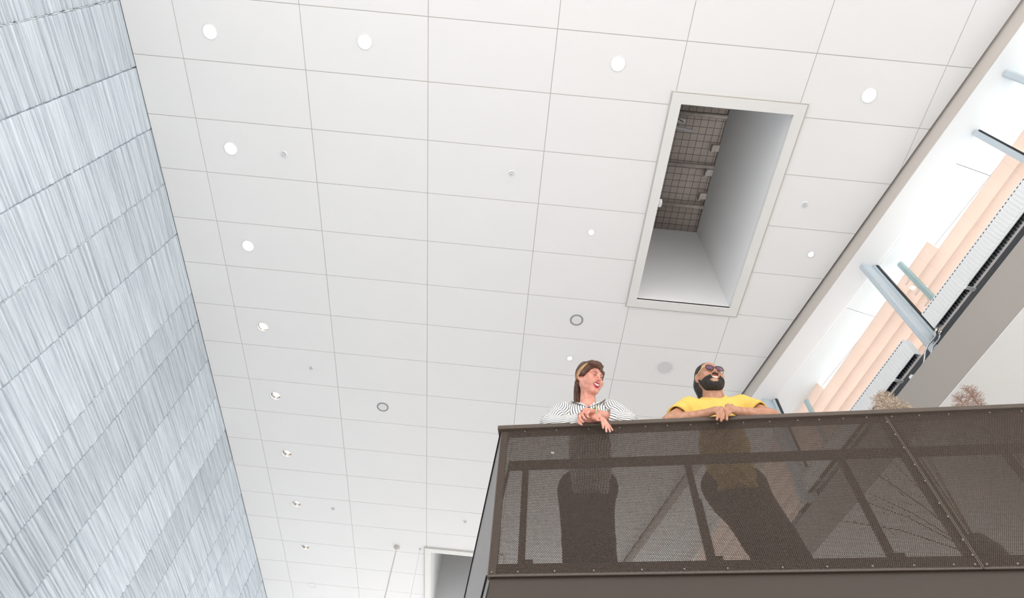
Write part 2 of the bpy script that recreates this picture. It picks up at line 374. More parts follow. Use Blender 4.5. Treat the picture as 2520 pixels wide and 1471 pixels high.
b = MB(); b.lathe([(0, -.03), (.015, -.028), (.018, -.018)], 12); b.build('lens', M['spkgrey'], det, True)
det.rotation_euler = (0, math.pi / 2, 0); det.location = (1.465, 2.63, HC + .10)

# ---- downlights, sprinklers, loudspeakers, pendant rods
def downlight(x, y, r, label, group, power):
    d = empty('downlight', (x, y, HC)); tag(d, label, 'downlight', group)
    b = MB(); b.lathe([(r + .008, .001), (r + .008, -.003), (r, -.004), (r - .003, .002), (r - .003, .012)], 28); b.build('trim_ring', M['whitegloss'], d, True)
    b = MB(); b.lathe([(r - .003, .01), (r * .86, .035), (r * .7, .06), (r * .6, .075)], 28); b.build('reflector', M['chrome'], d, True)
    b = MB(); b.lathe([(0, .05), (r * .35, .052), (r * .58, .066), (r * .62, .078), (0, .08)], 24); b.build('lamp', M['lamp'], d, True)
    ld = bpy.data.lights.new('downlight_beam', 'SPOT'); ld.energy = power; ld.spot_size = 1.5; ld.spot_blend = 0.6; ld.color = (1, .9, .78); ld.shadow_soft_size = .03
    lo = bpy.data.objects.new('beam', ld); COL.objects.link(lo); lo.parent = d; lo.location = (0, 0, -.012)
    return d
ordn = ['first', 'second', 'third', 'fourth', 'fifth', 'sixth', 'seventh', 'eighth', 'ninth', 'tenth']
for i, (x, y) in enumerate(ROW[:9]):
    downlight(x, y, .066, 'recessed downlight, %s from the top of the row along the concrete wall' % ordn[i], 'downlights along the concrete wall', 6)
for (x, y), l in zip(BIG, ('bright recessed downlight near the top left, right of the wall row', 'brightest recessed downlight in the middle of the top edge', 'recessed downlight right of the near roof light beside the clerestory')):
    downlight(x, y, .066, l, 'downlights across the near ceiling', 6)
for (x, y), l in zip(SMALL, ('small round downlight left of the near roof light', "small round downlight just above the woman's head", 'small round downlight between roof light and clerestory window', 'small round downlight glimpsed through the perforated panel')):
    downlight(x, y, .033, l, 'small downlights', 2)
def sprinkler(x, y, label):
    d = empty('sprinkler_head', (x, y, HC)); tag(d, label, 'sprinkler', 'ceiling sprinkler heads')
    b = MB(); b.lathe([(.036, 0), (.035, -.006), (.018, -.009), (.016, -.004)], 20); b.build('escutcheon', M['whitegloss'], d, True)
    b = MB(); b.lathe([(.008, 0), (.008, -.018), (.016, -.02), (.016, -.023), (0, -.024)], 12); b.build('deflector', M['whitegloss'], d, True)
    b = MB(); b.lathe([(0, -.024), (.004, -.026), (0, -.03)], 8); b.build('bulb', M['black'], d, True)
for (x, y), l in zip([(-2.563, 2.439), (-.154, 2.414), (2.951, 2.45), (-2.571, 5.369), (-2.513, 8.21), (-.43, 8.213)],
    ('white sprinkler head right of the second wall-row downlight', 'white sprinkler head in the middle of the upper ceiling', 'white sprinkler head right of the near roof light', 'white sprinkler head right of the wall row, halfway down', 'white sprinkler head right of the seventh wall-row downlight', 'white sprinkler head left of the balcony side panel')): sprinkler(x, y, l)
def speaker(x, y, r, label, ring=True):
    d = empty('ceiling_speaker', (x, y, HC)); tag(d, label, 'speaker', 'round ceiling loudspeakers')
    b = MB(); b.lathe([(r + .012, 0), (r + .011, -.006), (r, -.008), (r - .006, -.005), (r - .008, -.001)], 32); b.build('rim', M['spkrim'] if ring else M['whitegloss'], d, True)
    b = MB(); b.lathe([(r - .004, -.003), (r * .6, -.006), (0, -.007)], 32); b.build('grille', M['spkwhite'] if ring else M['spkgrey'], d, True)
speaker(.775, 4.196, .068, 'round ceiling speaker with grey rim below the near roof light')
speaker(-1.646, 5.937, .068, 'round ceiling speaker with grey rim in the lower left ceiling')
speaker(1.973, 4.79, .1, "large round grey-grilled ceiling speaker left of the man's head", False)
pr = empty('pendant_rod', (-1.526, 9.031, HC)); tag(pr, 'thin pendant rod with ceiling rose left of the far roof light', 'pendant')
b = MB(); b.lathe([(.05, 0), (.05, -.02), (.012, -.035), (0, -.036)], 20); b.build('ceiling_rose', M['joint'], pr, True)
b = MB(); b.tube([(0, 0, -.03), (0, 0, -2.6)], .008, 8); b.build('rod', M['joint'], pr)
pc = empty('pendant_cable', (-1.144, 9.025, HC)); tag(pc, 'hair-thin hanging cable beside the far roof light', 'cable')
b = MB(); b.lathe([(.016, 0), (.016, -.012), (.004, -.02)], 10); b.build('cable_grip', M['joint'], pc, True)
b = MB(); b.tube([(0, 0, -.015), (0, 0, -2.6)], .0022, 6); b.build('cable', M['joint'], pc)

# ---- clerestory: downstand, reveal, glass, columns, outer soffit and louvres
ZS = HC - 0.15
tr = MB(); tr.box(onA(3.2, .035, HC + .14), 14.6, .012, .58, dA, nA); tag(tr.build('trim_2', M['trimbeige']), kind='structure')
rv = MB(); rv.box(onA(3.2, .2, ZS + .052), 14.6, .316, .1, dA, nA); tag(rv.build('trim_3', M['brightwhite']), kind='structure')
win = empty('window_1', onA(2, .345, ZS)); tag(win, 'long clerestory window beside the ceiling', kind='structure')
win.rotation_euler = (0, 0, math.radians(13.2))
# local axes of the window: x = nA, y = dA
ML = [-3.55, -1.62, 0.41, 1.97, 4.02, 6.07, 8.12]
for i, s in enumerate(ML):
    b = MB(); b.box((0, s - 2, -.78), .03, .012, 1.56); m_ = b.build('mullion', M['gasket'], win)
    b = MB(); b.box((-.012, s - 2 + .034, -.78), .07, .05, 1.56); b.build('mullion_cover', M['steel'], win)
    if i < len(ML) - 1:
        b = MB(); b.box((0.004, (s + ML[i + 1]) / 2 - 2, -.78), .012, ML[i + 1] - s - .04, 1.54); b.build('pane', M['glass'], win)
b = MB(); b.box((0, .3, -1.58), .1, 11.8, .06); b.build('sill', M['gasket'], win)
so = empty('outer_soffit', onA(2, .345, ZS)); so.rotation_euler = (0, 0, math.radians(13.2)); tag(so, 'white panelled outer eaves soffit beyond the clerestory glass', kind='structure')
cut = [-3.6, -1.3, .752, 2.55, 4.4, 6.2, 8.2]
for a, b_ in zip(cut[:-1], cut[1:]):
    b = MB(); b.box((.205, (a + b_) / 2 - 2, .012), .38, b_ - a - .006, .02); b.build('soffit_panel', M['brightwhite'], so)
b = MB(); b.box((.43, .3, .03), .05, 11.8, .05); b.build('eaves_edge', M['white'], so)
b = MB(); b.box((.3, .3, .16), .6, 11.8, .2); b.build('eaves_beam', M['white'], so)
# steel columns just inside the glass
def column(s, label):
    c = empty('steel_column', onA(s, .245, EYE + 4.3)); c.rotation_euler = (0, 0, math.radians(13.2)); tag(c, label, 'column', 'steel columns of the clerestory')
    b = MB(); h = ZS - (EYE + 4.3); b.bbox((0, 0, h / 2), h, .13, .065, (0, 0, 1), (1, 0, 0), (0, 1, 0), b=.012); b.build('shaft', M['steel'], c)
    b = MB(); b.box((.075, -.01, h / 2), .03, .05, h - .02); b.build('fin_plate', M['steel'], c)
    b = MB(); b.box((0.0, 0, .01), .22, .16, .02); b.build('base_plate', M['dark'], c)
    b = MB(); b.box((.05, -.055, .33), .05, .03, .07); b.build('fixing_block', M['dark'], c)
column(-.09, 'pale steel column end at the top right of the clerestory')
column(2.03, 'long pale blue-grey steel column crossing the clerestory between the radiators')
column(4.10, 'steel column of the clerestory behind the balcony panel')
# louvre screen outside
ls = empty('louvre_screen', onB(0, .58, EYE + 5.0)); ls.rotation_euler = (0, 0, math.radians(9.0)); tag(ls, 'terracotta horizontal louvre blades outside the clerestory glass', 'louvres')
lev = [(5.985, 1.62), (5.775, -.50), (5.58, -3.6), (5.385, -3.6), (5.19, -3.6), (4.995, -3.6)]
for z, s0 in lev:
    bounds = [s0] + [q for q in (-2.18, -.15, 1.88, 3.91, 5.94) if q > s0 + .1]
    for a, b_ in zip(bounds[:-1], bounds[1:]):
        b = MB(); ang = math.radians(24)
        b.box((0.03, (a + b_) / 2, z - 5.0 - .085), .018, b_ - a - .012, .2, (math.cos(ang), 0, math.sin(ang)), (0, 1, 0), (-math.sin(ang), 0, math.cos(ang)))
        b.box((0.03 + .034, (a + b_) / 2, z - 5.0 - .178), .03, b_ - a - .012, .008); b.build('louvre_blade', M['terra'], ls)
for s in (-2.18, -.15, 1.88, 3.91):
    b = MB(); b.bbox((-.035, s, .40), 1.0, .05, .06, (0, 0, 1), (1, 0, 0), (0, 1, 0), b=.012); b.build('support_post', M['teal'], ls)
    for z in (.1, .3, .5, .7):
        b = MB(); b.box((-.0, s + .05, z), .04, .012, .012); b.box((.01, s + .09, z), .012, .09, .012); b.build('bracket', M['chrome'], ls)

# wall under the clerestory and the lower ceiling beside it
z0, z1 = EYE + 3.84, EYE + 4.24
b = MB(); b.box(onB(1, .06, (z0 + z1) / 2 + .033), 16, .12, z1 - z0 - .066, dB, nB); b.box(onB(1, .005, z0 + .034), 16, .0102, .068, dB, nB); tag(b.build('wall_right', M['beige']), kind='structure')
b = MB(); b.box(onB(1, 2.055, z0 + .03), 16, 4.09, .07, dB, nB); tag(b.build('ceiling_lower', M['white']), kind='structure')
b = MB(); b.box(onB(1, .004, z0 - .005), 16, .008, .006, dB, nB); tag(b.build('trim_4', M['whitegloss']), kind='structure')
b = MB(); b.box(onB(1, .18, EYE + 4.17), 16, .12, .06, dB, nB); b.box(onB(.6, .30, EYE + 4.36), 12, .05, .48, dB, nB); tag(b.build('trim_5', M['dark']), kind='structure')
b = MB(); b.box(onB(1, 7.3, EYE + 4.2), 24, 13.6, .1, dB, nB); tag(b.build('roof_lower', M['brightwhite']), kind='structure')  # unseen lower roof, made wide and white to bounce light upward

# ---- radiators
def radiator(s0, s1, label):
    L = s1 - s0; zt, zb = EYE + 4.735, EYE + 4.515
    r = empty('radiator', onB((s0 + s1) / 2, .12, zb)); r.rotation_euler = (0, 0, math.radians(9.0)); tag(r, label, 'radiator', 'white panel radiators under the clerestory')
    h = zt - zb                      # local: x = depth (0 front .. .11 back), y = length
    b = MB(); b.bbox((.006, 0, h / 2), L, .012, h, (0, 1, 0), (1, 0, 0), (0, 0, 1), b=.004); fp = b.build('front_panel', M['whitegloss'], r)
    b = MB(); n = int(L / .034)
    for i in range(n): b.box((-.0012, -L / 2 + .03 + i * (L - .06) / (n - 1), h * .47), .0036, .02, h * .74)
    b.build('flute', M['whitegloss'], fp); 
    b = MB()
    for i in range(n): b.box((-.001, -L / 2 + .03 + i * (L - .06) / (n - 1), h - .02), .004, .016, .006)
    b.build('slot', M['dark'], fp)
    b = MB(); b.bbox((.072, 0, h / 2), L, .012, h, (0, 1, 0), (1, 0, 0), (0, 0, 1), b=.004); b.build('rear_panel', M['whitegloss'], r)
    for e in (-1, 1):
        b = MB(); b.box((.039, e * (L / 2 - .004), h / 2), .07, .006, h - .01); b.build('end_cover', M['whitegloss'], r)
    b = MB(); b.box((.039, 0, h - .006), .058, L - .02, .006); b.build('top_grille', M['whitegloss'], r)
    k = int(L / .03)
    for i in range(k):
        b = MB(); y = -L / 2 + .05 + i * (L - .1) / (k - 1)
        b.box((.039, y, .07), .05, .010, .12); b.build('fin', M['dark'], r)
    b = MB(); b.box((.039, 0, .10), .056, L - .03, .006); b.build('fin_backing', M['black'], r)
    for e in (-.35, .32):
        b = MB(); b.box((.042, e * L, -.004), .085, .03, .012); b.build('bracket', M['whitegloss'], r)
    return r
radiator(-2.6, -.19, 'long white panel radiator at the right edge beside the steel column')
radiator(.10, 2.2, 'white panel radiator below the steel column running behind the balcony rail')
def pipe(pts, label):
    p = empty('radiator_pipe', pts[0]); tag(p, label, 'pipe', 'radiator feed pipes')
    o = Vector(pts[0]); b = MB(); b.tube([Vector(q) - o for q in pts], .008, 8); b.build('tube', M['pipe'], p, True)
    b = MB(); d = (Vector(pts[1]) - o).normalized(); b.tube([-d * .01, d * .03], .014, 10); b.build('valve', M['chrome'], p, True)
    m = Vector(pts[-3]) - o; d = (Vector(pts[-2]) - Vector(pts[-3])).normalized(); b = MB(); b.tube([m - d * .02, m + d * .03], .011, 10); b.build('coupling', M['chrome'], p, True)
for k, l in ((0, 'upper bent silver radiator pipe beside the steel column'), (1, 'lower bent silver radiator pipe beside the steel column')):
    d = .035 * k
    pipe([onB(-.19, .14 + d, EYE + 4.50 - d * .3), onB(-.13, .14 + d, EYE + 4.465 - d * .3), onB(-.05, .13 + d, EYE + 4.46 - d * .4), onB(-.0, .11 + d, EYE + 4.42 - d), onB(.03, .09 + d, EYE + 4.36 - d),
          onB(.06, .085 + d, EYE + 4.325 - d), onB(.12, .085 + d, EYE + 4.315 - d), onB(.2, .085 + d, EYE + 4.315 - d), onB(1.6, .085 + d, EYE + 4.315 - d)], l)
for s, l in ((.22, 'white pipe clip under the end of the shorter radiator'), (.62, 'white pipe clip nearer the balcony rail')):
    c = empty('pipe_clip', onB(s, .1, EYE + 4.27)); c.rotation_euler = (0, 0, math.radians(9)); tag(c, l, 'pipe clip', 'white pipe clips')
    b = MB(); b.bbox((0, 0, .035), .03, .10, .05, (0, 1, 0), (1, 0, 0), (0, 0, 1), b=.008); b.build('saddle', M['whitegloss'], c)
    b = MB(); b.box((.05, 0, .0), .05, .02, .03); b.build('foot', M['whitegloss'], c)

# ================================================================ THE BALCONY
AR = math.radians(-10.9)
dR = Vector((math.cos(AR), math.sin(AR), 0)); nR = Vector((-dR.y, dR.x, 0))        # along the rail / away from the viewer
CN = Vector((-.0015, 2.7845, 0))
ZT_, ZB_ = EYE + 2.785, EYE + 1.771                # top of the cap, bottom edge of the panel
ZF = EYE + 1.80                                    # upper floor
def onR(u, v, z): return CN + dR * u + nR * v + Vector((0, 0, z))
dS, _nS = rotdir(-5.0); nS = Vector((dS.y, -dS.x, 0))                               # the side return: along it / into the balcony
def onS(u, v, z): return CN + dS * u + nS * v + Vector((0, 0, z))
def perforated(name, L, H, p, t, fill, m, parent):
    """sheet with staggered hexagonal holes: x along, z up, y = thickness"""
    ry = p * math.sqrt(3) / 2; nx = int(L / p); nzr = int(H / ry)
    I, J = np.meshgrid(np.arange(nx), np.arange(nzr), indexing='ij')
    cx = ((I + 0.5 * (J % 2)) * p + p / 2).ravel(); cz = (J * ry + ry / 2).ravel()
    a = np.radians(30 + 60 * np.arange(6)); R = p / math.sqrt(3)
    ox, oz = np.cos(a) * R, np.sin(a) * R; ix, iz = ox * fill, oz * fill
    n = len(cx); V = np.zeros((n, 18, 3), np.float32)
    V[:, :6, 0] = cx[:, None] + ox; V[:, :6, 2] = cz[:, None] + oz
    V[:, 6:12, 0] = cx[:, None] + ix; V[:, 6:12, 2] = cz[:, None] + iz
    V[:, 12:, 0] = V[:, 6:12, 0]; V[:, 12:, 2] = V[:, 6:12, 2]; V[:, 12:, 1] = t
    k = np.arange(6); k2 = (k + 1) % 6
    q = np.concatenate([np.stack([k, k2, 6 + k2, 6 + k], 1), np.stack([6 + k, 6 + k2, 12 + k2, 12 + k], 1)])
    Q = (np.arange(n)[:, None, None] * 18 + q[None]).reshape(-1, 4)
    return link(name, npmesh(name, V.reshape(-1, 3), Q), m, parent)
M['side'] = mat('satin_bronze', srgb(80, 74, 71), 0.3, 0.0, noise=0.12, scale=3, stretch=(8, 8, .3), spec=1.0)
bal = empty('balustrade', (CN.x, CN.y, ZF), AR)
tag(bal, 'bronze balcony balustrade of perforated metal panels with a flat cap rail', 'balustrade')
zb, zt = ZB_ - ZF, ZT_ - ZF                        # local heights above the floor
P = .0087
for x0, x1 in ((0, 2.262), (2.268, 4.62)):
    o = perforated('perforated_panel', x1 - x0, zt - .03 - zb, P, .0054, .80, M['perf'], bal); o.location = (x0, 0, zb)
    e = MB(); e.box(((x1 - x0) / 2, .003, .003), x1 - x0, .008, .008); e.box((.002, .003, (zt - .03 - zb) / 2), .005, .008, zt - .03 - zb); e.box((x1 - x0, .003, (zt - .03 - zb) / 2), .005, .008, zt - .03 - zb)
    e.build('edge_fold', M['bronze'], o)
# side return
AS = math.radians(90 + 5.0) - AR
sdm = MB(); sdm.box((1.4, -.002, (zt - .03 - zb) / 2), 2.8, .003, zt - .03 - zb); sd = sdm.build('side_panel', M['side'], bal); sd.rotation_euler = (0, 0, AS); sd.location = (0, 0, zb)
e = MB(); e.box((1.4, .003, .003), 2.8, .008, .008); e.box((1.4, .003, zt - .033 - zb), 2.8, .008, .008); e.build('edge_fold', M['black'], sd)
cp = MB(); cp.bbox((2.31, .02, zt - .0155), 4.66, .085, .031, b=.003); cp.build('cap_rail', M['bronze'], bal)
cs = MB(); cs.bbox((1.4, -.03, zt - .0155), 2.8, .06, .03, b=.003); o = cs.build('cap_rail', M['bronze'], bal); o.rotation_euler = (0, 0, AS)
# screws under the cap and along the foot, the seam and the fold
M['screw'] = mat('screw_grey', srgb(150, 142, 136), 0.4, 0.6, noise=0.05)
scr = MB(); scr.lathe([(0, -.0045), (.003, -.004), (.005, -.001), (.005, .002)], 8); sm = scr.mesh('screw'); sm.materials.append(M['screw'])
def screw(x, z):
    s = bpy.data.objects.new('screw', sm); COL.objects.link(s); s.parent = bal; s.location = (x, -.001, z); s.rotation_euler = (-math.pi / 2, 0, 0)
for x in (.149, .344, .541, .731, .885, 1.016, 1.154, 1.31, 1.462, 1.613, 1.774, 1.895, 2.03, 2.16, 2.30, 2.45, 2.61, 2.83, 3.0, 3.2, 3.4, 3.6, 3.8, 4.0, 4.2, 4.4): screw(x, zt - .042)
for x in (.02, .15, .33, .52, .75, .95, 1.15, 1.4, 1.6, 1.8, 1.98, 2.15, 2.24, 2.29, 2.42): screw(x, zb + .022)
for z in (.04, .12, .25, .33, .47, .58, .70, .80, .90): screw(2.255, z); 
# inner frame: posts, mid rail, foot beam
FO = .075
def post(x, y, w=.035, d=.03, z1=.70, label=None):
    p = MB(); p.bbox((x, y, (z1) / 2), z1, d, w, (0, 0, 1), (0, 1, 0), (1, 0, 0), b=.003); p.build('post', M['bronze'], bal)
    f = MB(); f.box((x + .035, y + .01, .05), .05, .05, .1); f.build('foot_bracket', M['bronze'], bal)
post(.155, FO); post(1.095, FO); post(1.94, FO); post(2.80, FO); post(3.66, FO); post(4.5, FO)
mr_ = MB(); mr_.bbox((2.34, FO, .74), 4.56, .012, .07, b=.002); mr_.build('mid_rail', M['bronze'], bal)
ms_ = MB(); ms_.bbox((1.4, -FO, .74), 2.7, .012, .07, b=.002); o = ms_.build('mid_rail', M['bronze'], bal); o.rotation_euler = (0, 0, AS)
for k in (.6, 1.5, 2.4):
    p = MB(); p.bbox((k, -FO - .02, .35), .70, .03, .035, (0, 0, 1), (0, 1, 0), (1, 0, 0), b=.003); o = p.build('post', M['bronze'], bal); o.rotation_euler = (0, 0, AS)
cpst = MB(); cpst.box((.02, .02, (zt - .03 + zb) / 2), .04, .035, zt - .03 - zb - .01); cpst.build('corner_post', M['bronze'], bal)
smp = MB(); smp.box((2.27, .03, (zt - .03 + zb) / 2), .06, .04, zt - .03 - zb - .01); smp.build('seam_post', M['bronze'], bal)
ft = MB(); ft.box((2.31, .035, .02), 4.62, .04, .05); ft.build('foot_angle', M['bronze'], bal)
M['carpet'] = mat('upper_carpet', srgb(222, 218, 214), 0.95, noise=0.15, scale=60)  # pale tone of the added light-bouncing layer on the upper floor
# slab of the upper floor with its fascia
poly = [onR(.012, .016, 0), onR(4.9, .016, 0), onR(4.9, .016, 0) + Vector((-1.2, 7.5, 0)), onS(7.5, .02, 0), onS(.02, .02, 0)]
sl = MB(); sl.prism([(p.x, p.y) for p in poly], ZF - .42, ZF - .012); fu = sl.build('floor_upper', M['fascia']); tag(fu, 'bronze-faced edge of the upper floor slab', kind='structure')
ff = MB(); ff.prism([(p.x, p.y) for p in poly], ZF - .012, ZF); ff.build('floor_finish', M['carpet'], fu)  # unseen top layer, added to bounce light onto the ceiling

# ---- dried grasses in floor vases behind the rail
def vase(u, v, label, h=.42, r=.12):
    c = empty('floor_vase', onR(u, v, ZF)); tag(c, label, 'vase')
    b = MB(); b.lathe([(0, 0), (r * .7, .005), (r, h * .4), (r * .8, h * .8), (r * .45, h), (r * .4, h - .01), (r * .3, h * .5)], 20); b.build('body', M['dark'], c, True); return c
M['pampas'] = mat('pampas', srgb(226, 208, 190), 0.9, noise=0.2, scale=60)
M['reed'] = mat('reed_plume', srgb(176, 140, 122), 0.9, noise=0.3, scale=60)
M['stalk'] = mat('dry_stalk', srgb(168, 140, 112), 0.8, noise=0.2, scale=20)
def plume(base, tip, m, label, group, n, ln, wd, droop, seed, th=1.0):
    rr = random.Random(seed); base = Vector(base); tip = Vector(tip); o = empty('dried_grass', base); tag(o, label, 'dried grass', group)
    ax = tip - base; L = ax.length; dn = ax.normalized()
    b = MB(); b.tube([Vector((0, 0, 0)), ax * .5 + Vector((0, 0, .02)), ax], [.004, .003, .002], 6); b.build('stalk', M['stalk'], o)
    hd = MB()
    for i in range(n):
        t = i / n; q = ax - dn * ln * (1 - t)
        a = rr.uniform(0, 6.283); side = dn.orthogonal(); side = (side * math.cos(a) + dn.cross(side) * math.sin(a))
        l = wd * (0.35 + .65 * math.sin(math.pi * min(1, t * .8 + .15))) * rr.uniform(.6, 1.2)
        p1 = q + side * l * .5 + dn * l * .6; p2 = p1 + side * l * .45 + dn * l * .3 - Vector((0, 0, droop * l))
        hd.tube([q, p1, p2], [.0016 * th, .0020 * th, .0010 * th], 3, False)
        for k in range(3):
            s2 = Vector((rr.uniform(-1, 1), rr.uniform(-1, 1), rr.uniform(-1, 1))).normalized() * l * .3
            pm = q.lerp(p2, .4 + .25 * k); hd.tube([pm, pm + s2], [.0022 * th, .001 * th], 3, False)
    h = hd.build('plume', m, o); h['kind'] = 'stuff'
    return o
vase(2.58, .42, 'dark floor vase holding the pale pampas grass behind the rail'); vase(3.1, .42, 'dark floor vase further right holding the reddish reeds')
for k, (u, v, z, l) in enumerate(((2.535, .36, 1.50, 'pale pampas plume leaning left above the cap rail'), (2.575, .40, 1.545, 'tallest pale pampas plume above the cap rail'), (2.65, .42, 1.47, 'pale pampas plume leaning right above the cap rail'), (2.70, .46, 1.46, 'rightmost pale pampas plume low over the cap rail'))):
    plume(onR(2.58, .42, ZF + .36), onR(u, v, ZF + z), M['pampas'], l, 'pampas plumes', 170, .24, .07, .5, k)
for k, (u, v, z, l) in enumerate(((3.15, .40, 1.585, 'taller reddish-brown reed plume at the far right of the rail'), (3.035, .38, 1.485, 'shorter reddish-brown reed plume at the far right of the rail'))):
    plume(onR(3.1, .42, ZF + .36), onR(u, v, ZF + z), M['reed'], l, 'reed plumes', 150, .22, .05, .1, 20 + k, .5)
TW = ('steepest of the fan', 'second steepest of the fan', 'third steepest of the fan', 'middle of the fan', 'third lowest of the fan', 'second lowest of the fan', 'lowest of the fan')
# bare twigs fanning behind the panel
for k in range(7):
    rr = random.Random(40 + k); b0 = onR(2.58, .42, ZF + .3); o = empty('dry_twig', b0); tag(o, 'thin bare twig behind the perforated panel, ' + TW[k], 'twig', 'twigs in the vase')
    d = -dR * (.12 + .09 * k) + Vector((0, 0, .78 - .075 * k)) + nR * rr.uniform(-.1, .1)
    b = MB(); b.tube([Vector((0, 0, 0)), d * .5 + Vector((0, 0, .05)), d], [.004, .003, .0015], 5); b.build('stem', M['stalk'], o)
    for q in range(3):
        b = MB(); s0 = d * (.55 + .12 * q); b.tube([s0, s0 + Vector((rr.uniform(-.12, .05), 0, rr.uniform(.0, .12)))], [.002, .001], 4); b.build('side_stem', M['stalk'], o)

# ================================================================ THE PEOPLE
# bodies are grown as implicit surfaces in the rail frame: x along the rail, y away from the viewer, z above the upper floor
def A(*p): return np.array(p, np.float32)
def smin(a, b, k):
    h = np.clip(.5 + .5 * (b - a) / k, 0, 1); return b + (a - b) * h - k * h * (1 - h)
def smax(a, b, k): return -smin(-a, -b, k)
def ell(p, c, r):
    q = (p - A(*c)); r = A(*r); k0 = np.linalg.norm(q / r, axis=1); k1 = np.linalg.norm(q / (r * r), axis=1) + 1e-9
    return k0 * (k0 - 1) / k1
def cap(p, a, b, ra, rb):
    a = A(*a); b = A(*b); d = b - a; t = np.clip((p - a) @ d / (d @ d), 0, 1)
    return np.linalg.norm(p - a - t[:, None] * d, axis=1) - (ra + (rb - ra) * t)
def chain(p, pts, rs, k=.008):
    d = None
    for i in range(len(pts) - 1):
        c = cap(p, pts[i], pts[i + 1], rs[i], rs[i + 1]); d = c if d is None else smin(d, c, k)
    return d
def netmesh(fn, lo, hi, h):
    """naive surface nets -> V, Q"""
    lo = np.array(lo, np.float32); n = np.ceil((np.array(hi) - lo) / h).astype(int) + 1
    ax = [lo[i] + h * np.arange(n[i], dtype=np.float32) for i in range(3)]
    F = np.empty(tuple(n), np.float32)
    Y, Z = np.meshgrid(ax[1], ax[2], indexing='ij')
    step = max(1, int(200000 / (n[1] * n[2])))
    for i in range(0, n[0], step):
        X = ax[0][i:i + step]
        pts = np.stack([np.repeat(X, Y.size), np.tile(Y.ravel(), len(X)), np.tile(Z.ravel(), len(X))], 1)
        F[i:i + step] = fn(pts).reshape(len(X), n[1], n[2])
    S = F < 0
    acc = np.zeros(tuple(n - 1) + (3,), np.float32); cnt = np.zeros(tuple(n - 1), np.float32)
    sl = lambda o: tuple(slice(o[i], n[i] - 1 + o[i]) for i in range(3))
    for axi in range(3):
        for o1 in (0, 1):
            for o2 in (0, 1):
                o = [0, 0, 0]; oth = [k for k in range(3) if k != axi]; o[oth[0]] = o1; o[oth[1]] = o2
                e = list(o); e[axi] = 1
                f0, f1 = F[sl(o)], F[sl(e)]; m = (f0 < 0) != (f1 < 0)
                t = np.where(m, f0 / np.where(m, f0 - f1, 1), 0)
                for k in range(3):
                    acc[..., k] += np.where(m, (t if k == axi else o[k]), 0)
                cnt += m
    act = cnt > 0; idx = -np.ones(act.shape, np.int64); idx[act] = np.arange(act.sum())
    ijk = np.argwhere(act); V = lo + h * (ijk + acc[act] / cnt[act][:, None])
    Q = []
    for axi in range(3):
        b, c = [(1, 2), (2, 0), (0, 1)][axi]
        s0 = [slice(1, n[k] - 1) for k in range(3)]; s0[axi] = slice(0, n[axi] - 1); s1 = list(s0); s1[axi] = slice(1, n[axi])
        a0, a1 = S[tuple(s0)], S[tuple(s1)]; m = a0 != a1
        g_ = np.argwhere(m); off = np.array([1, 1, 1]); off[axi] = 0; g_ = g_ + off
        def cell(db, dc):
            q = g_.copy(); q[:, b] -= db; q[:, c] -= dc; return idx[q[:, 0], q[:, 1], q[:, 2]]
        q = np.stack([cell(1, 1), cell(0, 1), cell(0, 0), cell(1, 0)], 1)
        fl_ = a1[m]; q[fl_] = q[fl_][:, ::-1]; q = q[(q >= 0).all(1)]; Q.append(q)
    return V, np.concatenate(Q)
def joinnets(parts):
    V = []; Q = []; n = 0
    for v, q in parts: V.append(v); Q.append(q + n); n += len(v)
    return np.concatenate(V), np.concatenate(Q)
def frame(f_az, f_el, roll=0.0):
    """head axes: columns = lateral (viewer right when facing the viewer), forward, up"""
    a, e = math.radians(f_az), math.radians(f_el)
    f = np.array([math.sin(a) * math.cos(e), -math.cos(a) * math.cos(e), math.sin(e)])
    l = np.array([math.cos(a), math.sin(a), 0]); u = np.cross(f, l) * -1
    if u[2] < 0: u = -u
    r = math.radians(roll); l, u = l * math.cos(r) + u * math.sin(r), u * math.cos(r) - l * math.sin(r)
    return np.stack([l, f, u], 1).astype(np.float32)
def noise3(p, s, seed=0):
    r = np.random.default_rng(seed); o = 0
    for k in range(5):
        d = r.normal(0, 1, 3); o = o + np.sin(p @ (d * s * (1 + .5 * k)) + r.uniform(0, 6.28)) / (1 + .5 * k)
    return o / 3
M['skinw'] = mat('skin_fair', srgb(229, 173, 153), 0.45, noise=0.08, scale=30, Subsurface_Weight=0.1, col2=srgb(206, 134, 116))
M['skinm'] = mat('skin_tan', srgb(200, 150, 122), 0.45, noise=0.12, scale=40, Subsurface_Weight=0.06, col2=srgb(176, 124, 98))
M['lipw'] = mat('lipstick', srgb(186, 42, 84), 0.35, noise=0.05)
M['lipm'] = mat('lip_brown', srgb(158, 84, 76), 0.45, noise=0.05)
M['tooth'] = mat('teeth', srgb(246, 240, 228), 0.3, noise=0.03)
M['mouth'] = mat('mouth_inside', srgb(84, 30, 30), 0.6, noise=0.1)
M['hairw'] = mat('hair_brown', srgb(98, 62, 44), 0.4, noise=0.5, scale=14, stretch=(9, 9, 1.0), bump=0.5)
M['hairb'] = mat('hair_blonde_streak', srgb(206, 164, 108), 0.45, noise=0.25, scale=40)
M['hairm'] = mat('hair_black', srgb(36, 31, 30), 0.5, noise=0.4, scale=60, bump=0.4)
M['beard'] = mat('beard_black', srgb(28, 25, 24), 0.85, noise=0.45, scale=90, bump=0.8, col2=srgb(62, 57, 54))
M['brow'] = mat('brow_hair', srgb(70, 50, 42), 0.8, noise=0.2, scale=60)
M['browl'] = mat('brow_light', srgb(128, 96, 82), 0.8, noise=0.2, scale=60)
M['yellow'] = mat('yellow_cotton', srgb(238, 202, 104), 0.85, noise=0.06, scale=90, bump=0.1)
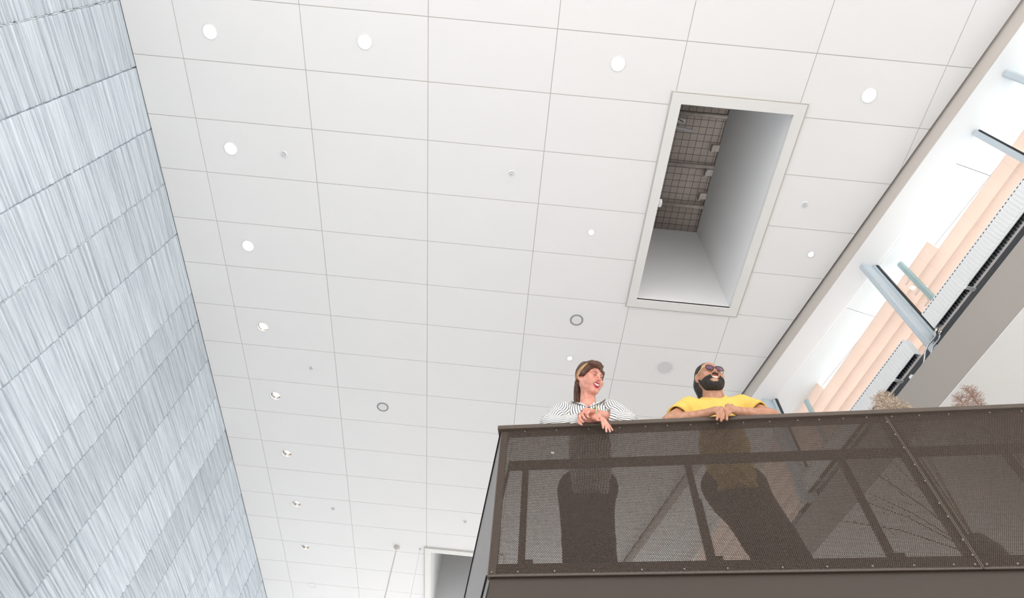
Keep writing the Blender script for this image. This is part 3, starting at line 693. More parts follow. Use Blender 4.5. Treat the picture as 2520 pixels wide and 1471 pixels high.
M['eye'] = mat('eye_dark', srgb(36, 24, 22), 0.2, noise=0.1)
M['frame'] = mat('glasses_black', srgb(28, 26, 28), 0.25, noise=0.1)
M['temple'] = mat('glasses_cream', srgb(232, 212, 150), 0.35, noise=0.05)
M['denim'] = mat('dark_trousers', srgb(52, 54, 62), 0.9, noise=0.2, scale=40)
M['trous2'] = mat('charcoal_trousers', srgb(66, 62, 60), 0.9, noise=0.2, scale=40)
M['jade'] = mat('jade_bangle', srgb(214, 204, 150), 0.2, noise=0.3, scale=25, col2=srgb(150, 180, 140))
M['shoe'] = mat('shoe_black', srgb(40, 38, 38), 0.5, noise=0.1)
M['gem'] = mat('ring_sapphire', srgb(22, 26, 60), 0.1, noise=0.1)
M['nail'] = mat('nail_pink', srgb(232, 186, 178), 0.25, noise=0.05)
def lensmat():
    m = bpy.data.materials.new('tinted_lens'); m.use_nodes = True; nt = m.node_tree; b = nt.nodes['Principled BSDF']
    b.inputs['Base Color'].default_value = srgb(120, 88, 116); b.inputs['Alpha'].default_value = 0.55; b.inputs['Roughness'].default_value = 0.06; return m
M['lens'] = lensmat()
def stripemat():
    m = bpy.data.materials.new('striped_cotton'); m.use_nodes = True; nt = m.node_tree; b = nt.nodes['Principled BSDF']; b.inputs['Roughness'].default_value = 0.85
    at = nt.nodes.new('ShaderNodeAttribute'); at.attribute_name = 'stripe'
    fr = nt.nodes.new('ShaderNodeMath'); fr.operation = 'FRACT'
    r = nt.nodes.new('ShaderNodeValToRGB'); e = r.color_ramp.elements
    e[0].position = 0.0; e[0].color = srgb(238, 236, 232); e[1].position = 0.48; e[1].color = srgb(238, 236, 232)
    for p_, c_ in ((.54, srgb(62, 68, 80)), (.78, srgb(62, 68, 80)), (.84, srgb(238, 236, 232))): q = e.new(p_); q.color = c_
    nt.links.new(at.outputs['Fac'], fr.inputs[0]); nt.links.new(fr.outputs[0], r.inputs[0]); nt.links.new(r.outputs[0], b.inputs['Base Color']); return m
M['stripe'] = stripemat()
def setattr_f(me, name, vals):
    a = me.attributes.new(name, 'FLOAT', 'POINT'); a.data.foreach_set('value', np.ascontiguousarray(vals, np.float32))
def loft(path, rad, n=36, per=.016, folds=0, seed=0, squash=None, close=True, name='sleeve', hem=True):
    """cloth tube along a path with gathered folds; returns mesh with a stripe coordinate"""
    path = [np.array(p, float) for p in path]; m = 46
    # resample as Catmull-Rom
    T = np.linspace(0, len(path) - 1, m); C = []; Rr = []
    for t in T:
        i = min(int(t), len(path) - 2); f = t - i
        p0, p1, p2, p3 = path[max(i - 1, 0)], path[i], path[i + 1], path[min(i + 2, len(path) - 1)]
        C.append(.5 * ((2 * p1) + (-p0 + p2) * f + (2 * p0 - 5 * p1 + 4 * p2 - p3) * f * f + (-p0 + 3 * p1 - 3 * p2 + p3) * f ** 3)); Rr.append(rad[i] * (1 - f) + rad[i + 1] * f)
    C = np.array(C); rg_ = np.random.default_rng(seed); V = []; ST = []
    up = np.array([0, 0, 1.0]); ph = rg_.uniform(0, 6.28, 6)
    rows = list(range(m)) + ([m - 1, m - 1] if hem else [])
    for j, i in enumerate(rows):
        t = C[min(i + 1, m - 1)] - C[max(i - 1, 0)]; t /= np.linalg.norm(t); a = up - t * (up @ t); 
        if np.linalg.norm(a) < .2: a = np.array([0, -1.0, 0]) - t * (t @ np.array([0, -1.0, 0]))
        a /= np.linalg.norm(a); b = np.cross(t, a); al = T[i]
        for k in range(n):
            th = 2 * math.pi * k / n; r = Rr[i]
            w_ = folds * (math.sin(al * 9 + 2.2 * math.sin(th + ph[0]) + ph[1]) * .6 + math.sin(al * 17 + 3 * th + ph[2]) * .3 + math.sin(2 * th + al * 4 + ph[3]) * .5)
            r = r + w_
            if j >= m: r -= .005 * (1 if j == m else 2.2)
            p = C[i] + (a * math.cos(th) + b * math.sin(th)) * r - (t * .012 if j == m + 1 else 0)
            V.append(p); ST.append(th / (2 * math.pi) * round(2 * math.pi * max(rad) / per))
    ny_ = len(rows); idx = np.arange(ny_ * n).reshape(ny_, n)
    # duplicate the closing column so that the stripe coordinate does not wrap back
    V = np.array(V).reshape(ny_, n, 3); V = np.concatenate([V, V[:, :1]], 1); ST = np.array(ST).reshape(ny_, n); ST = np.concatenate([ST, ST[:, -1:] + (ST[:, 1:2] - ST[:, :1])], 1)
    idx = np.arange(ny_ * (n + 1)).reshape(ny_, n + 1)
    Q = np.stack([idx[:-1, :-1], idx[:-1, 1:], idx[1:, 1:], idx[1:, :-1]], -1).reshape(-1, 4)
    me = npmesh(name, V.reshape(-1, 3), Q); setattr_f(me, 'stripe', ST.ravel()); return me
def headfn(hc, Mx, female):
    hc = A(*hc); S = .97 if female else 1.0
    def local(p): return ((p - hc) @ Mx) / S
    def skull(q):
        d = ell(q, (0, -.012, .035), (.073, .094, .084))
        d = smin(d, ell(q, (0, .03, -.04), (.058 if female else .062, .062, .078)), .03)
        d = smin(d, cap(q, (-.05, .0, -.055), (-.016, .07, -.098), .024, .018), .025)
        d = smin(d, cap(q, (.05, .0, -.055), (.016, .07, -.098), .024, .018), .025)
        d = smin(d, ell(q, (0, .074, -.1), (.024, .02, .018)), .02)
        for s in (-1, 1):
            d = smin(d, ell(q, (s * .042, .066, -.028), (.026, .026, .022)), .02)          # smiling cheeks
            d = smin(d, cap(q, (s * .048, .07, .032), (s * .014, .086, .03), .010, .011), .018)
            d = smin(d, ell(q, (s * .012, .098, -.024), (.0085, .010, .0075)), .006)
        for s in (-1, 1): d = smin(d, ell(q, (s * .047, .034, -.034), (.024, .044, .048)), .03)
        d = smin(d, cap(q, (0, .088, .02), (0, .110, -.017), .008, .0105), .012)
        for s in (-1, 1):
            d = smax(d, -ell(q, (s * .032, .108, .008), (.021, .022, .013)), .012)           # sockets
            d = smin(d, ell(q, (s * .032, .079, .006), (.017, .015, .012)), .006)           # lids
            d = smax(d, -ell(q, (s * .0075, .106, -.032), (.0042, .006, .005)), .003)         # nostrils
        mz = -.058 - q[:, 0] * 0
        mq = q.copy(); mq[:, 2] = q[:, 2] - (np.abs(q[:, 0]) ** 2) * 16
        d = smin(d, ell(mq, (0, .088, -.056), (.034, .014, .022)), .012)
        d = smax(d, -ell(mq, (0, .104, -.061), (.030, .026, .0135)), .004)                   # open smile
        for s in (-1, 1):                                                                    # ears
            e = ell(q, (s * .081, -.010, -.006), (.012, .020, .033)); e = smin(e, ell(q, (s * .076, .0, -.034), (.008, .010, .012)), .01)
            e = smax(e, -ell(q, (s * .089, -.002, -.002), (.010, .010, .018)), .006)
            d = smin(d, e, .008)
        return d
    return local, skull, S
def head_parts(person, hc, Mx, S, female, off):
    """eyes, brows, lips, teeth as parts; local head coordinates -> person coordinates"""
    W = lambda q: (np.array(q) * S) @ Mx.T + np.array(hc) - off
    def tubeq(name, pts, r, m, n=8):
        b = MB(); b.tube([W(q) for q in pts], r, n); return b.build(name, m, person, True)
    mz = lambda x, z: z + x * x * 16
    xs_ = np.linspace(-.032, .032, 11)
    arc = lambda x: .1005 - x * x * 12
    lip = M['lipw'] if female else M['lipm']
    tubeq('upper_lip', [(x, arc(x) + .001, mz(x, -.0475) + .0015 * math.cos(x * 110)) for x in xs_], [.0013 + .0024 * math.cos(x / .032 * 1.4) for x in xs_], lip)
    tubeq('lower_lip', [(x, arc(x) - .002, mz(x, -.0755) + .0 + (x / .032) ** 2 * .012) for x in xs_], [.0015 + .0045 * math.cos(x / .032 * 1.4) for x in xs_], lip)
    b = MB(); n = 8
    for k in range(n):                                                 # a row of teeth
        x = -.0225 + .045 * k / (n - 1); c = W((x, .0935 - x * x * 14, mz(x, -.0570)))
        b.bbox(c, .0060, .004, .0125, Mx[:, 0], Mx[:, 1], Mx[:, 2], b=.001)
    b.build('teeth', M['tooth'], person)
    b = MB(); b.bbox(W((0, .078, -.060)), .05, .004, .018, Mx[:, 0], Mx[:, 1], Mx[:, 2], b=.001); b.build('mouth_lining', M['mouth'], person)
    for s in (-1, 1):
        xe = np.linspace(-.014, .014, 7)
        tubeq('eye', [(s * .032 + x, .0945 - abs(x) * .25 - x * s * .25, .0075 - (x / .014) ** 2 * .003) for x in xe], [.0008 + .0017 * math.cos(x / .014 * 1.4) for x in xe], M['eye'], 6)
        xb = np.linspace(-.018, .018, 7)
        tubeq('eyebrow', [(s * .033 + x, .0965 - abs(x) * .2 - x * s * .35, .031 - (x * s - .004) ** 2 * 18) for x in xb], [.0008 + .0016 * math.cos(x / .018 * 1.4) * (1 if female else 2) for x in xb], M['browl'] if female else M['brow'], 6)
def hand(p, wrist, knuck, fingers, thumb, rw=.026, rf=.0085, palm=.014):
    """wrist, 4 knuckles (index..little), finger joint lists, thumb joints"""
    d = None
    wr = np.array(wrist)
    for k in knuck:
        c = cap(p, wr + (np.array(k) - wr) * .12, k, palm + .004, palm - .002); d = c if d is None else smin(d, c, .014)
    for k, f in zip(knuck, fingers):
        c = chain(p, [k] + f, [rf + .0015, rf, rf - .0008, rf - .002][:len(f) + 1], .004); d = smin(d, c, .005)
    c = chain(p, thumb, [.0145, .0115, .0098, .0075][:len(thumb)], .006); d = smin(d, c, .010)
    return d
def person_root(u, v, label):
    r = empty('person', onR(u, v, ZF), AR); tag(r, label, 'person', None); return r
def link_np(name, V, Q, off, m, parent): return link(name, npmesh(name, V - off, Q), m, parent, True)

# ---------------------------------------------------------------- the woman
off = np.array([.55, .42, 0.0]); pw = person_root(.55, .42, 'smiling person in a navy and white striped shirt leaning on the balcony rail')
hcW = (0.570, .055, 1.477); MxW = frame(50, -30, 14)
locW, skullW, SW = headfn(hcW, MxW, True)
SLw, SRw, ELw, ERw = (.385, .17, 1.275), (.70, .17, 1.28), (.297, .045, 1.03), (.785, .055, 1.035)
WLw, WRw = (.525, -.012, 1.008), (.60, -.028, 1.048)
kL = [(0.598, -0.05, 1.006), (0.61, -0.06, 0.996), (0.615, -0.056, 0.982), (0.612, -0.046, 0.972)]
fL = [[(0.622, -0.066, 0.9623), (0.627, -0.068, 0.9207), (0.628, -0.066, 0.879)], [(0.64, -0.07, 0.9473), (0.646, -0.07, 0.8957), (0.645, -0.066, 0.849)], [(0.648, -0.066, 0.9373), (0.66, -0.066, 0.8907), (0.667, -0.062, 0.852)], [(0.65, -0.052, 0.9423), (0.668, -0.054, 0.9057), (0.682, -0.052, 0.874)]]
tL = [(0.552, -0.03, 0.992), (0.575, -0.052, 0.976), (0.592, -0.062, 0.959), (0.604, -0.066, 0.944)]
kR = [(0.535, -0.078, 1.034), (0.52, -0.078, 1.024), (0.507, -0.072, 1.012), (0.5, -0.06, 0.998)]
fR = [[(0.528, -0.092, 0.9913), (0.541, -0.084, 0.9637), (0.548, -0.076, 0.961)], [(0.508, -0.094, 0.9793), (0.52, -0.088, 0.9467), (0.531, -0.08, 0.944)], [(0.492, -0.088, 0.9633), (0.5, -0.084, 0.9287), (0.512, -0.078, 0.924)], [(0.484, -0.074, 0.9533), (0.488, -0.074, 0.9207), (0.502, -0.07, 0.911)]]
tR = [(0.578, -0.052, 1.034), (0.56, -0.08, 1.014), (0.548, -0.094, 0.994), (0.54, -0.098, 0.974)]
def bodyW(p, parts='all'):
    d = 1e3
    if parts in ('all', 'head'):
        q = locW(p); d = skullW(q) * SW
        d = smin(d, chain(p, [(.545, .175, 1.26), (.55, .14, 1.33), (.558, .075, 1.43)], [.062, .05, .05], .02), .02)
        d = smin(d, cap(p, (.545, .17, 1.262), (.62, .16, 1.272), .05, .05), .03); d = smin(d, cap(p, (.545, .17, 1.262), (.47, .16, 1.268), .05, .05), .03)
        d = smin(d, ell(p, (.545, .155, 1.2), (.11, .075, .09)), .03)
    if parts in ('all', 'torso'):
        t = chain(p, [(.545, .20, 1.19), (.545, .28, 1.0), (.55, .38, .84)], [.08, .09, .11], .06); t = smin(t, cap(p, (.44, .39, .82), (.60, .39, .82), .085, .085), .05)
        for x in (.43, .57): t = smin(t, chain(p, [(x, .39, .80), (x, .41, .45), (x, .45, .07)], [.08, .055, .04], .02), .04)
        d = np.minimum(d, t)
    if parts in ('all', 'armL'): d = np.minimum(d, smin(chain(p, [SLw, ELw, WLw], [.045, .038, .024], .01), hand(p, WLw, kL, fL, tL), .012))
    if parts in ('all', 'armR'): d = np.minimum(d, smin(chain(p, [SRw, ERw, WRw], [.045, .038, .025], .01), hand(p, WRw, kR, fR, tR), .012))
    return d
nets = [netmesh(lambda p: bodyW(p, 'head'), (.40, -.09, 1.16), (.72, .25, 1.63), .0032), netmesh(lambda p: bodyW(p, 'torso'), (.33, .05, -.0), (.77, .55, 1.28), .014),
        netmesh(lambda p: bodyW(p, 'armL'), (.22, -.11, .81), (.73, .24, 1.33), .0036), netmesh(lambda p: bodyW(p, 'armR'), (.44, -.13, .86), (.86, .24, 1.34), .0036)]
V, Q = joinnets(nets); link_np('body', V, Q, off, M['skinw'], pw)
head_parts(pw, hcW, MxW, SW, True, off)
# shirt
def shirtW(p):
    n = noise3(p, 26, 3) * .005
    t = chain(p, [(.545, .185, 1.215), (.545, .27, 1.02), (.53, .37, .84), (.52, .385, .76)], [.125, .125, .135, .14], .05)
    t = smin(t, cap(p, (.41, .172, 1.262), (.68, .172, 1.268), .062, .062), .05)
    t = smin(t, ell(p, (.545, .14, 1.15), (.15, .075, .11)), .05) + n
    # open neck: a V cut down the front
    q = p - A(.545, .14, 1.30)
    vcut = np.maximum(np.abs(q[:, 0]) - np.maximum(0, .068 + (q[:, 2] - .0) * .62 ), -(q[:, 2] + .115))
    vcut = np.maximum(vcut, q[:, 1] - .045)
    ring = cap(p, (.547, .16, 1.24), (.556, .10, 1.42), .066, .066)
    t = smax(t, -vcut, .004); t = smax(t, -ring, .006)
    t = smax(t, -(p[:, 2] - .70), .01)
    return t
V, Q = netmesh(shirtW, (.32, .0, .68), (.78, .58, 1.40), .0062); o = link_np('shirt', V, Q, off, M['stripe'], pw); setattr_f(o.data, 'stripe', (V[:, 0] + .012 * np.sin(V[:, 2] * 22)) / .0165)
def sleeve(path, rad, seed, folds=.0065):
    me = loft([np.array(p) - off for p in path], rad, 44, .0165, folds, seed); return link('sleeve', me, M['stripe'], pw, True)
mid = lambda a, b, t: tuple(np.array(a) * (1 - t) + np.array(b) * t)
sleeve([(.455, .18, 1.28), SLw, mid(SLw, ELw, .5), (.300, .055, 1.05), mid(ELw, WLw, .3), mid(ELw, WLw, .62), mid(ELw, WLw, .86)], [.05, .075, .072, .064, .054, .048, .046], 4)
sleeve([(.63, .18, 1.285), SRw, mid(SRw, ERw, .5), (.785, .06, 1.055), mid(ERw, WRw, .25), mid(ERw, WRw, .45), mid(ERw, WRw, .6)], [.05, .075, .07, .064, .056, .05, .05], 9)
# turned-back cuff
cf = loft([np.array(mid(ERw, WRw, .42)) - off, np.array(mid(ERw, WRw, .52)) - off, np.array(mid(ERw, WRw, .66)) - off], [.054, .056, .055], 44, .0165, .0015, 2, name='cuff'); link('cuff', cf, M['stripe'], pw, True)
# collar: two stiff leaves
for s, pts in ((-1, [(.478, .215, 1.335), (.485, .13, 1.318), (.515, .075, 1.262), (.55, .052, 1.195)]), (1, [(.618, .21, 1.34), (.622, .13, 1.325), (.595, .08, 1.262), (.556, .052, 1.195)])):
    b = MB(); vs = []; 
    for k, p in enumerate(pts):
        p = np.array(p) - off; w_ = (.04, .052, .05, .004)[k]
        o1 = p + np.array([s * w_ * .9, -w_ * .35, -w_ * .25 + (.02 if k == 1 else 0)]); vs += [p, o1, o1 + np.array([0, .0, -.003]), p + np.array([0, .004, -.003])]
    b.add(vs, [(4 * k + a_, 4 * k + (a_ + 1) % 4, 4 * k + 4 + (a_ + 1) % 4, 4 * k + 4 + a_) for k in range(3) for a_ in range(4)])
    o = b.build('collar_leaf', M['stripe'], pw); setattr_f(o.data, 'stripe', np.tile([0, 2.6, 2.6, 0], 4))
b = MB(); b.lathe([(0, -.003), (.005, -.002), (.005, .002)], 10); o = b.build('button', M['eye'], pw); o.location = np.array((.553, .047, 1.185)) - off; o.rotation_euler = (-1.3, 0, 0)
# trousers and shoes
def trousW(p):
    t = smin(cap(p, (.44, .39, .83), (.60, .39, .83), .105, .105), cap(p, (.47, .40, .72), (.55, .40, .72), .1, .1), .05)
    for x in (.425, .575): t = smin(t, chain(p, [(x, .40, .78), (x, .41, .45), (x, .45, .08)], [.10, .08, .085], .02), .05)
    return smax(smax(t, p[:, 2] - .90, .01), .05 - p[:, 2], .01)
V, Q = netmesh(trousW, (.28, .24, .03), (.74, .58, .94), .012); link_np('trousers', V, Q, off, M['denim'], pw)
for x in (.425, .575):
    V, Q = netmesh(lambda p: smax(smin(ell(p, (x, .38, .045), (.045, .11, .045)), ell(p, (x, .45, .06), (.04, .05, .06)), .03), .004 - p[:, 2], .004), (x - .07, .24, -.005), (x + .07, .54, .13), .008); link_np('shoe', V, Q, off, M['shoe'], pw)
# hair: cap with a swept fringe, low braid and pale streaks
def hairW(p):
    q = locW(p)
    c = ell(q, (0, -.022, .042), (.087, .104, .094)); c = smin(c, ell(q, (0, .05, .098), (.06, .045, .026)), .03)
    c = smin(c, ell(q, (-.035, .07, .085), (.05, .028, .022)), .02)
    for s in (-1, 1): c = smin(c, chain(q, [(s * .062, .048, .06), (s * .078, .022, .012), (s * .08, -.012, -.02), (s * .078, -.035, -.05)], [.022, .019, .016, .018], .01), .012)
    c = smin(c, ell(q, (0, -.085, -.06), (.05, .035, .06)), .03)
    face = ell(q, (0, .085, -.03), (.064, .085, .098)); c = smax(c, -face, .012)
    c = smax(c, -ell(q, (-.08, .0, -.035), (.02, .03, .03)), .01)
    g_ = np.sin(q[:, 0] * 190 + 18 * q[:, 2]) * .0016 + np.sin(q[:, 0] * 90 + q[:, 1] * 60) * .0015
    return c * SW + g_
V, Q = netmesh(hairW, (.40, -.10, 1.32), (.72, .24, 1.65), .0036); link_np('hair', V, Q, off, M['hairw'], pw)
def braid(pts, r, m, name, turns=7):
    b = MB(); n = 60; pts = [np.array(p) for p in pts]
    for s in range(3):
        L_ = []
        for k in range(n):
            t = k / (n - 1) * (len(pts) - 1); i = min(int(t), len(pts) - 2); f = t - i; c = pts[i] * (1 - f) + pts[i + 1] * f
            ph_ = k / n * turns * 2 * math.pi / 1.5 + s * 2.094
            L_.append(c + np.array([math.cos(ph_) * r * .6, math.sin(2 * ph_) * r * .3, 0]) - off)
        b.tube(L_, [r * .62 * (1 - .35 * k / n) for k in range(n)], 8)
    return b.build(name, m, pw, True)
WQ = lambda q: tuple((np.array(q) * SW) @ MxW.T + np.array(hcW))
braid([(.492, .115, 1.505), (.482, .135, 1.445), (.477, .15, 1.39), (.478, .165, 1.345)], .022, M['hairw'], 'braid')
for k in range(6):
    a_ = -.060 - .003 * k; t0 = .05 - .011 * k
    t1 = .078 - .006 * k; pts = [(-.036 - .002 * k, t1, .118), (-.07, t1 - .03, .08), (-.086, t1 - .07, .035), (-.086, t1 - .115, -.01), (-.08, t1 - .145, -.05)]
    b = MB(); C_ = []
    for i in range(len(pts) - 1):
        for f in np.linspace(0, 1, 6)[:-1]: C_.append(np.array(pts[i]) * (1 - f) + np.array(pts[i + 1]) * f)
    C_.append(np.array(pts[-1]))
    C_ = [c * (1.0 if .0 else 1.0) for c in C_]
    # settle the strand on the hair surface
    out = []
    for c in C_:
        d_ = c - np.array((0, -.022, .042)); e_ = np.array((.089, .106, .096)); kk = np.linalg.norm(d_ / e_); out.append(np.array((0, -.022, .042)) + d_ / kk * 1.0)
    b.tube([np.array(WQ(c)) - off for c in out], [.0012 + .0022 * math.sin(math.pi * i / (len(out) - 1)) for i in range(len(out))], 6); b.build('hair_streak', M['hairb'], pw, True)
# bangle and ring: worn things
bg_ = empty('bangle', onR(.585, -.036, ZF + 1.048), AR); tag(bg_, 'pale jade bangle on the wrist of the person in the striped shirt', 'bangle')
d_ = (np.array(WRw) - np.array(ERw)); d_ /= np.linalg.norm(d_); ux = np.cross(d_, [0, 0, 1]); ux /= np.linalg.norm(ux); uz = np.cross(ux, d_)
b = MB(); b.tube([ux * .036 * math.cos(t) + uz * .036 * math.sin(t) for t in np.linspace(0, 2 * math.pi, 33)], .0058, 10, False); b.build('hoop', M['jade'], bg_, True)
rg_ = empty('finger_ring', onR(.500, -.0885, ZF + 1.014), AR); tag(rg_, 'silver ring with a dark stone on the upper hand of the striped-shirt person', 'ring')
fd = np.array(fR[1][0]) - np.array(kR[1]); fd /= np.linalg.norm(fd); ux = np.cross(fd, [1, 0, 0]); ux /= np.linalg.norm(ux); uz = np.cross(ux, fd)
o_ = (np.array(kR[1]) + np.array(fR[1][0])) / 2; rg_.location = onR(o_[0], o_[1], ZF + o_[2])
b = MB(); b.tube([(ux * math.cos(t) + uz * math.sin(t)) * .0102 for t in np.linspace(0, 2 * math.pi, 21)], .0014, 6, False); b.build('band', M['chrome'], rg_, True)
b = MB(); b.lathe([(0, -.003), (.0045, -.0015), (.0045, .001), (0, .0035)], 10); o = b.build('stone', M['gem'], rg_, True); o.location = (-.006, -.0095, .003)
def nails(fs, person, off):
    for f in fs:
        a_, b_ = np.array(f[-2]), np.array(f[-1]); d_ = (b_ - a_) / np.linalg.norm(b_ - a_); n_ = np.array([0, -1, .15]); n_ -= d_ * (n_ @ d_); n_ /= np.linalg.norm(n_); s_ = np.cross(d_, n_)
        m_ = MB(); m_.bbox(b_ + n_ * .0042 - off, .011, .0078, .0022, d_, s_, n_, b=.0008); m_.build('fingernail', M['nail'], person)
nails(fL, pw, off)

# ---------------------------------------------------------------- the man
off = np.array([1.42, .46, 0.0]); pm = person_root(1.42, .46, 'laughing bearded person in a yellow T-shirt and glasses looking up from the rail')
hcM = (1.372, .08, 1.448); MxM = frame(14, -12, 0)
locM, skullM, SM = headfn(hcM, MxM, False)
SLm, SRm, ELm, ERm = (1.205, .17, 1.262), (1.555, .17, 1.265), (1.045, .07, 1.05), (1.672, .07, 1.055)
WLm, WRm = (1.238, -.002, 1.024), (1.462, -.002, 1.035)
kLm = [(1.312, -0.036, 1.032), (1.318, -0.05, 1.018), (1.312, -0.058, 1.0), (1.3, -0.058, 0.984)]
fLm = [[(1.345, -0.058, 1.018), (1.366, -0.064, 0.988), (1.372, -0.062, 0.965)], [(1.34, -0.076, 0.986), (1.342, -0.072, 0.944), (1.334, -0.066, 0.915)], [(1.328, -0.08, 0.966), (1.326, -0.074, 0.926), (1.318, -0.068, 0.898)], [(1.31, -0.078, 0.954), (1.304, -0.074, 0.924), (1.296, -0.068, 0.91)]]
tLm = [(1.262, -0.022, 1.004), (1.288, -0.048, 0.992), (1.308, -0.066, 0.977), (1.322, -0.074, 0.96)]
kRm = [(1.395, -0.04, 1.04), (1.386, -0.052, 1.022), (1.392, -0.058, 1.004), (1.402, -0.056, 0.99)]
fRm = [[(1.372, -0.068, 0.998), (1.362, -0.072, 0.949), (1.352, -0.068, 0.905)], [(1.36, -0.064, 0.998), (1.34, -0.06, 0.974), (1.325, -0.052, 0.955)], [(1.368, -0.068, 0.978), (1.35, -0.064, 0.956), (1.335, -0.056, 0.94)], [(1.382, -0.066, 0.966), (1.366, -0.064, 0.946), (1.352, -0.058, 0.932)]]
tRm = [(1.436, -0.022, 1.016), (1.412, -0.05, 1.038), (1.39, -0.064, 1.032), (1.374, -0.07, 1.022)]
def bodyM(p, parts):
    if parts == 'head':
        q = locM(p); d = skullM(q) * SM
        d = smin(d, chain(p, [(1.375, .175, 1.245), (1.377, .135, 1.32), (1.38, .085, 1.41)], [.075, .064, .062], .02), .02)
        d = smin(d, ell(p, (1.36 + .02, .03, 1.345), (.03, .03, .03)), .03)
        d = smin(d, cap(p, (1.375, .18, 1.235), (1.47, .18, 1.245), .05, .045), .03); return smin(d, cap(p, (1.375, .18, 1.235), (1.28, .18, 1.245), .05, .045), .03)
    if parts == 'torso':
        t = chain(p, [(1.375, .21, 1.19), (1.39, .30, 1.0), (1.41, .42, .86)], [.075, .10, .11], .06); t = smin(t, cap(p, (1.33, .43, .84), (1.50, .43, .84), .09, .09), .05)
        for a_ in LEGM: t = smin(t, chain(p, a_, [.085, .06, .042], .02), .04)
        return t
    if parts == 'armL': return smin(chain(p, [SLm, ELm, mid(ELm, WLm, .3), WLm], [.052, .044, .043, .028], .01), hand(p, WLm, kLm, fLm, tLm, rf=.0098, palm=.017), .014)
    return smin(chain(p, [SRm, ERm, mid(ERm, WRm, .3), WRm], [.052, .044, .043, .028], .01), hand(p, WRm, kRm, fRm, tRm, rf=.0098, palm=.017), .014)
LEGM = [[(1.35, .43, .80), (1.45, .43, .45), (1.58, .52, .08)], [(1.50, .43, .80), (1.58, .41, .46), (1.71, .50, .08)]]
nets = [netmesh(lambda p: bodyM(p, 'head'), (1.20, -.09, 1.16), (1.55, .27, 1.62), .0032), netmesh(lambda p: bodyM(p, 'torso'), (1.15, .02, 0), (1.80, .62, 1.34), .014),
        netmesh(lambda p: bodyM(p, 'armL'), (.97, -.12, .84), (1.42, .25, 1.34), .0036), netmesh(lambda p: bodyM(p, 'armR'), (1.29, -.12, .84), (1.74, .25, 1.34), .0036)]
V, Q = joinnets(nets); link_np('body', V, Q, off, M['skinm'], pm)
head_parts(pm, hcM, MxM, SM, False, off)
def tee(p):
    n = noise3(p, 17, 8) * .006 + .004 * np.sin(p[:, 0] * 55 + 9 * np.sin(p[:, 2] * 9)) * 1.3 * np.clip((1.27 - p[:, 2]) * 6, 0, 1)
    t = chain(p, [(1.378, .20, 1.205), (1.39, .29, 1.02), (1.41, .40, .86), (1.415, .42, .76)], [.115, .14, .14, .145], .05)
    t = smin(t, cap(p, (1.235, .172, 1.250), (1.525, .172, 1.253), .072, .072), .05); t = smin(t, ell(p, (1.378, .16, 1.13), (.16, .075, .11)), .05)
    for a_, b_ in ((SLm, ELm), (SRm, ERm)): t = smin(t, smax(cap(p, a_, b_, .074, .070), (p - A(*mid(a_, b_, .58))) @ A(*(np.array(b_) - np.array(a_))) / np.linalg.norm(np.array(b_) - np.array(a_)), .004), .03)
    t = t + n
    for a_, b_, r_ in ((SLm, ELm, .058), (SRm, ERm, .058)): t = smax(t, -cap(p, mid(a_, b_, .3), mid(a_, b_, 1.2), r_, r_ - .004), .006)
    t = smax(t, -cap(p, (1.376, .165, 1.285), (1.382, .07, 1.42), .080, .084), .006); return smax(t, .72 - p[:, 2], .01)
V, Q = netmesh(tee, (1.02, .0, .70), (1.72, .62, 1.40), .006); link_np('t_shirt', V, Q, off, M['yellow'], pm)
# ribbed neckband
b = MB(); ax_ = np.array((1.382, .07, 1.42)) - np.array((1.376, .165, 1.285)); ax_ /= np.linalg.norm(ax_); e1 = np.array([1, 0, 0]); e1 = e1 - ax_ * (e1 @ ax_); e1 /= np.linalg.norm(e1); e2 = np.cross(ax_, e1)
ring_ = []
for t_ in np.linspace(0, 2 * math.pi, 41):
    best = None
    for h_ in np.linspace(-.06, .10, 60):
        c = np.array((1.376, .165, 1.285)) + ax_ * h_ + (e1 * math.cos(t_) + e2 * math.sin(t_)) * .083
        v_ = float(tee((c + (e1 * math.cos(t_) + e2 * math.sin(t_)) * .006)[None].astype(np.float32))[0])
        if best is None or abs(v_) < best[0]: best = (abs(v_), c)
    ring_.append(best[1] - off)
b.tube(ring_, .009, 8, False); b.build('neckband', M['yellow'], pm, True)
def trousM(p):
    t = smin(cap(p, (1.33, .43, .84), (1.50, .43, .84), .112, .112), cap(p, (1.37, .44, .74), (1.47, .44, .74), .11, .11), .05)
    for a_ in LEGM: t = smin(t, chain(p, a_, [.105, .088, .08], .02), .05)
    return smax(smax(t, p[:, 2] - .93, .01), .05 - p[:, 2], .01)
V, Q = netmesh(trousM, (1.18, .22, .03), (1.82, .66, .97), .012); link_np('trousers', V, Q, off, M['trous2'], pm)
for a_ in LEGM:
    x, y = a_[2][0], a_[2][1]
    V, Q = netmesh(lambda p: smax(smin(ell(p, (x, y - .07, .045), (.05, .12, .045)), ell(p, (x, y, .06), (.045, .055, .065)), .03), .004 - p[:, 2], .004), (x - .08, y - .22, -.005), (x + .08, y + .1, .14), .008); link_np('shoe', V, Q, off, M['shoe'], pm)
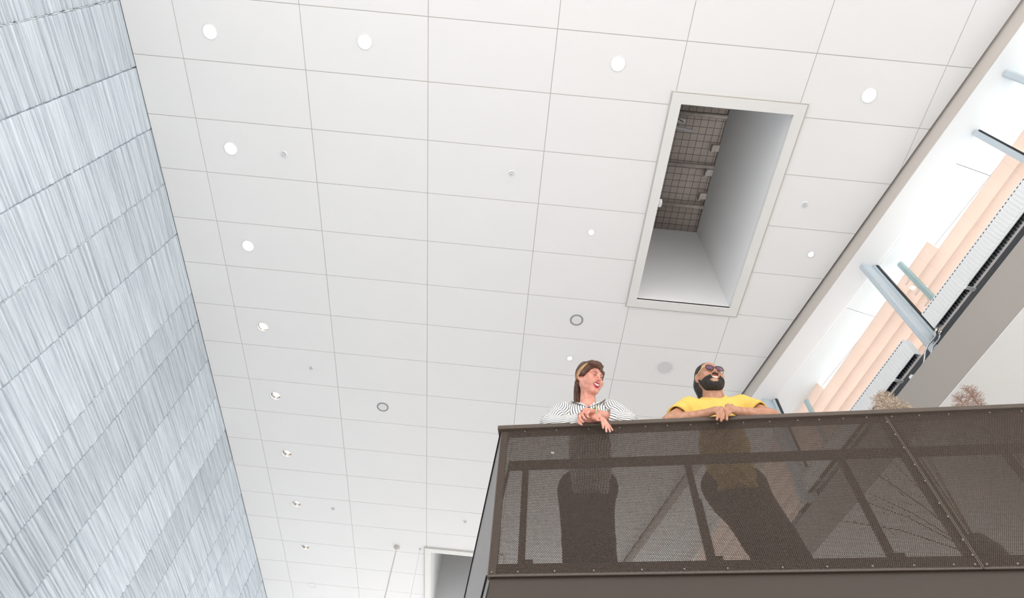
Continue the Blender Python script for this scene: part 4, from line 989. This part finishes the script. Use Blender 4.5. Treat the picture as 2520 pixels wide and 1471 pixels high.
def hairM(p):
    q = locM(p)
    c = ell(q, (0, -.028, .040), (.081, .098, .090)); c = smin(c, ell(q, (0, -.085, -.055), (.055, .04, .07)), .03); c = smin(c, ell(q, (0, -.085, -.12), (.06, .04, .055)), .03); c = smin(c, ell(q, (0, -.062, -.03), (.087, .06, .085)), .03)
    c = smax(c, -ell(q, (0, .11, .02), (.085, .105, .092)), .008); c = smax(c, q[:, 1] - .062 + .25 * np.maximum(0, .06 - q[:, 2]), .006)
    for s in (-1, 1): c = smax(c, -ell(q, (s * .085, .004, -.012), (.022, .03, .045)), .008)
    return c * SM + np.sin(q[:, 0] * 160 + q[:, 2] * 30) * .001
V, Q = netmesh(hairM, (1.20, -.09, 1.22), (1.55, .28, 1.62), .0036); link_np('hair', V, Q, off, M['hairm'], pm)
def beardM(p):
    q = locM(p); ax = np.abs(q[:, 0])
    d = skullM(q) - .0075
    d = smin(d, ell(q, (0, .058, -.104), (.042, .034, .022)), .02); d = smin(d, ell(q, (0, .03, -.10), (.052, .05, .024)), .02)
    zb = -.0345 - .45 * np.maximum(0, ax - .016) + 1.15 * np.maximum(0, .042 - q[:, 1])
    d = smax(d, q[:, 2] - zb, .006); d = smax(d, .012 - q[:, 1], .006)
    sm_ = q.copy(); sm_[:, 2] = q[:, 2] - q[:, 0] ** 2 * 16
    d = smax(d, -ell(sm_, (0, .108, -.0600), (.033, .046, .0160)), .003)
    return d * SM + noise3(q, 420, 5) * .0010 + noise3(q, 150, 6) * .0008
V, Q = netmesh(beardM, (1.20, -.11, 1.24), (1.56, .2, 1.56), .0034); link_np('beard', V, Q, off, M['beard'], pm)
# glasses: worn thing with rims, bridge, lenses and temples
gl = empty('eyeglasses', onR(*hcM[:2], ZF + hcM[2]), AR); tag(gl, 'black-rimmed glasses with tinted lenses and cream temples on the bearded person', 'glasses')
G = lambda q: (np.array(q) * SM) @ MxM.T
for s in (-1, 1):
    rim = [(s * (.034 + .025 * math.copysign(abs(math.cos(t)) ** .7, math.cos(t))), .1085 - .10 * max(0, s * 0 + abs(.034 + .025 * math.cos(t)) - .034) , .006 + .019 * math.copysign(abs(math.sin(t)) ** .75, math.sin(t))) for t in np.linspace(0, 2 * math.pi, 29)]
    b = MB(); b.tube([G(q) for q in rim], .0024, 8, False); b.build('rim', M['frame'], gl, True)
    b = MB(); c0 = [G((q[0], q[1] - .0006, q[2])) for q in rim[:-1]]; c1 = [G((q[0], q[1] + .0010, q[2])) for q in rim[:-1]]; n = len(c0)
    b.add(c0 + c1, [tuple(range(n)), tuple(range(2 * n - 1, n - 1, -1))] + [(i, (i + 1) % n, (i + 1) % n + n, i + n) for i in range(n)]); b.build('lens', M['lens'], gl)
    b = MB(); b.tube([G((s * .0615, .104, .014)), G((s * .074, .090, .014)), G((s * .080, .04, .012)), G((s * .081, .0, .012)), G((s * .078, -.02, .002))], [.003, .0038, .0036, .0034, .003], 8); b.build('temple', M['temple'], gl, True)
b = MB(); b.tube([G((-.011, .110, .010)), G((0, .114, .012)), G((.011, .110, .010))], .0022, 8); b.build('bridge', M['frame'], gl, True)
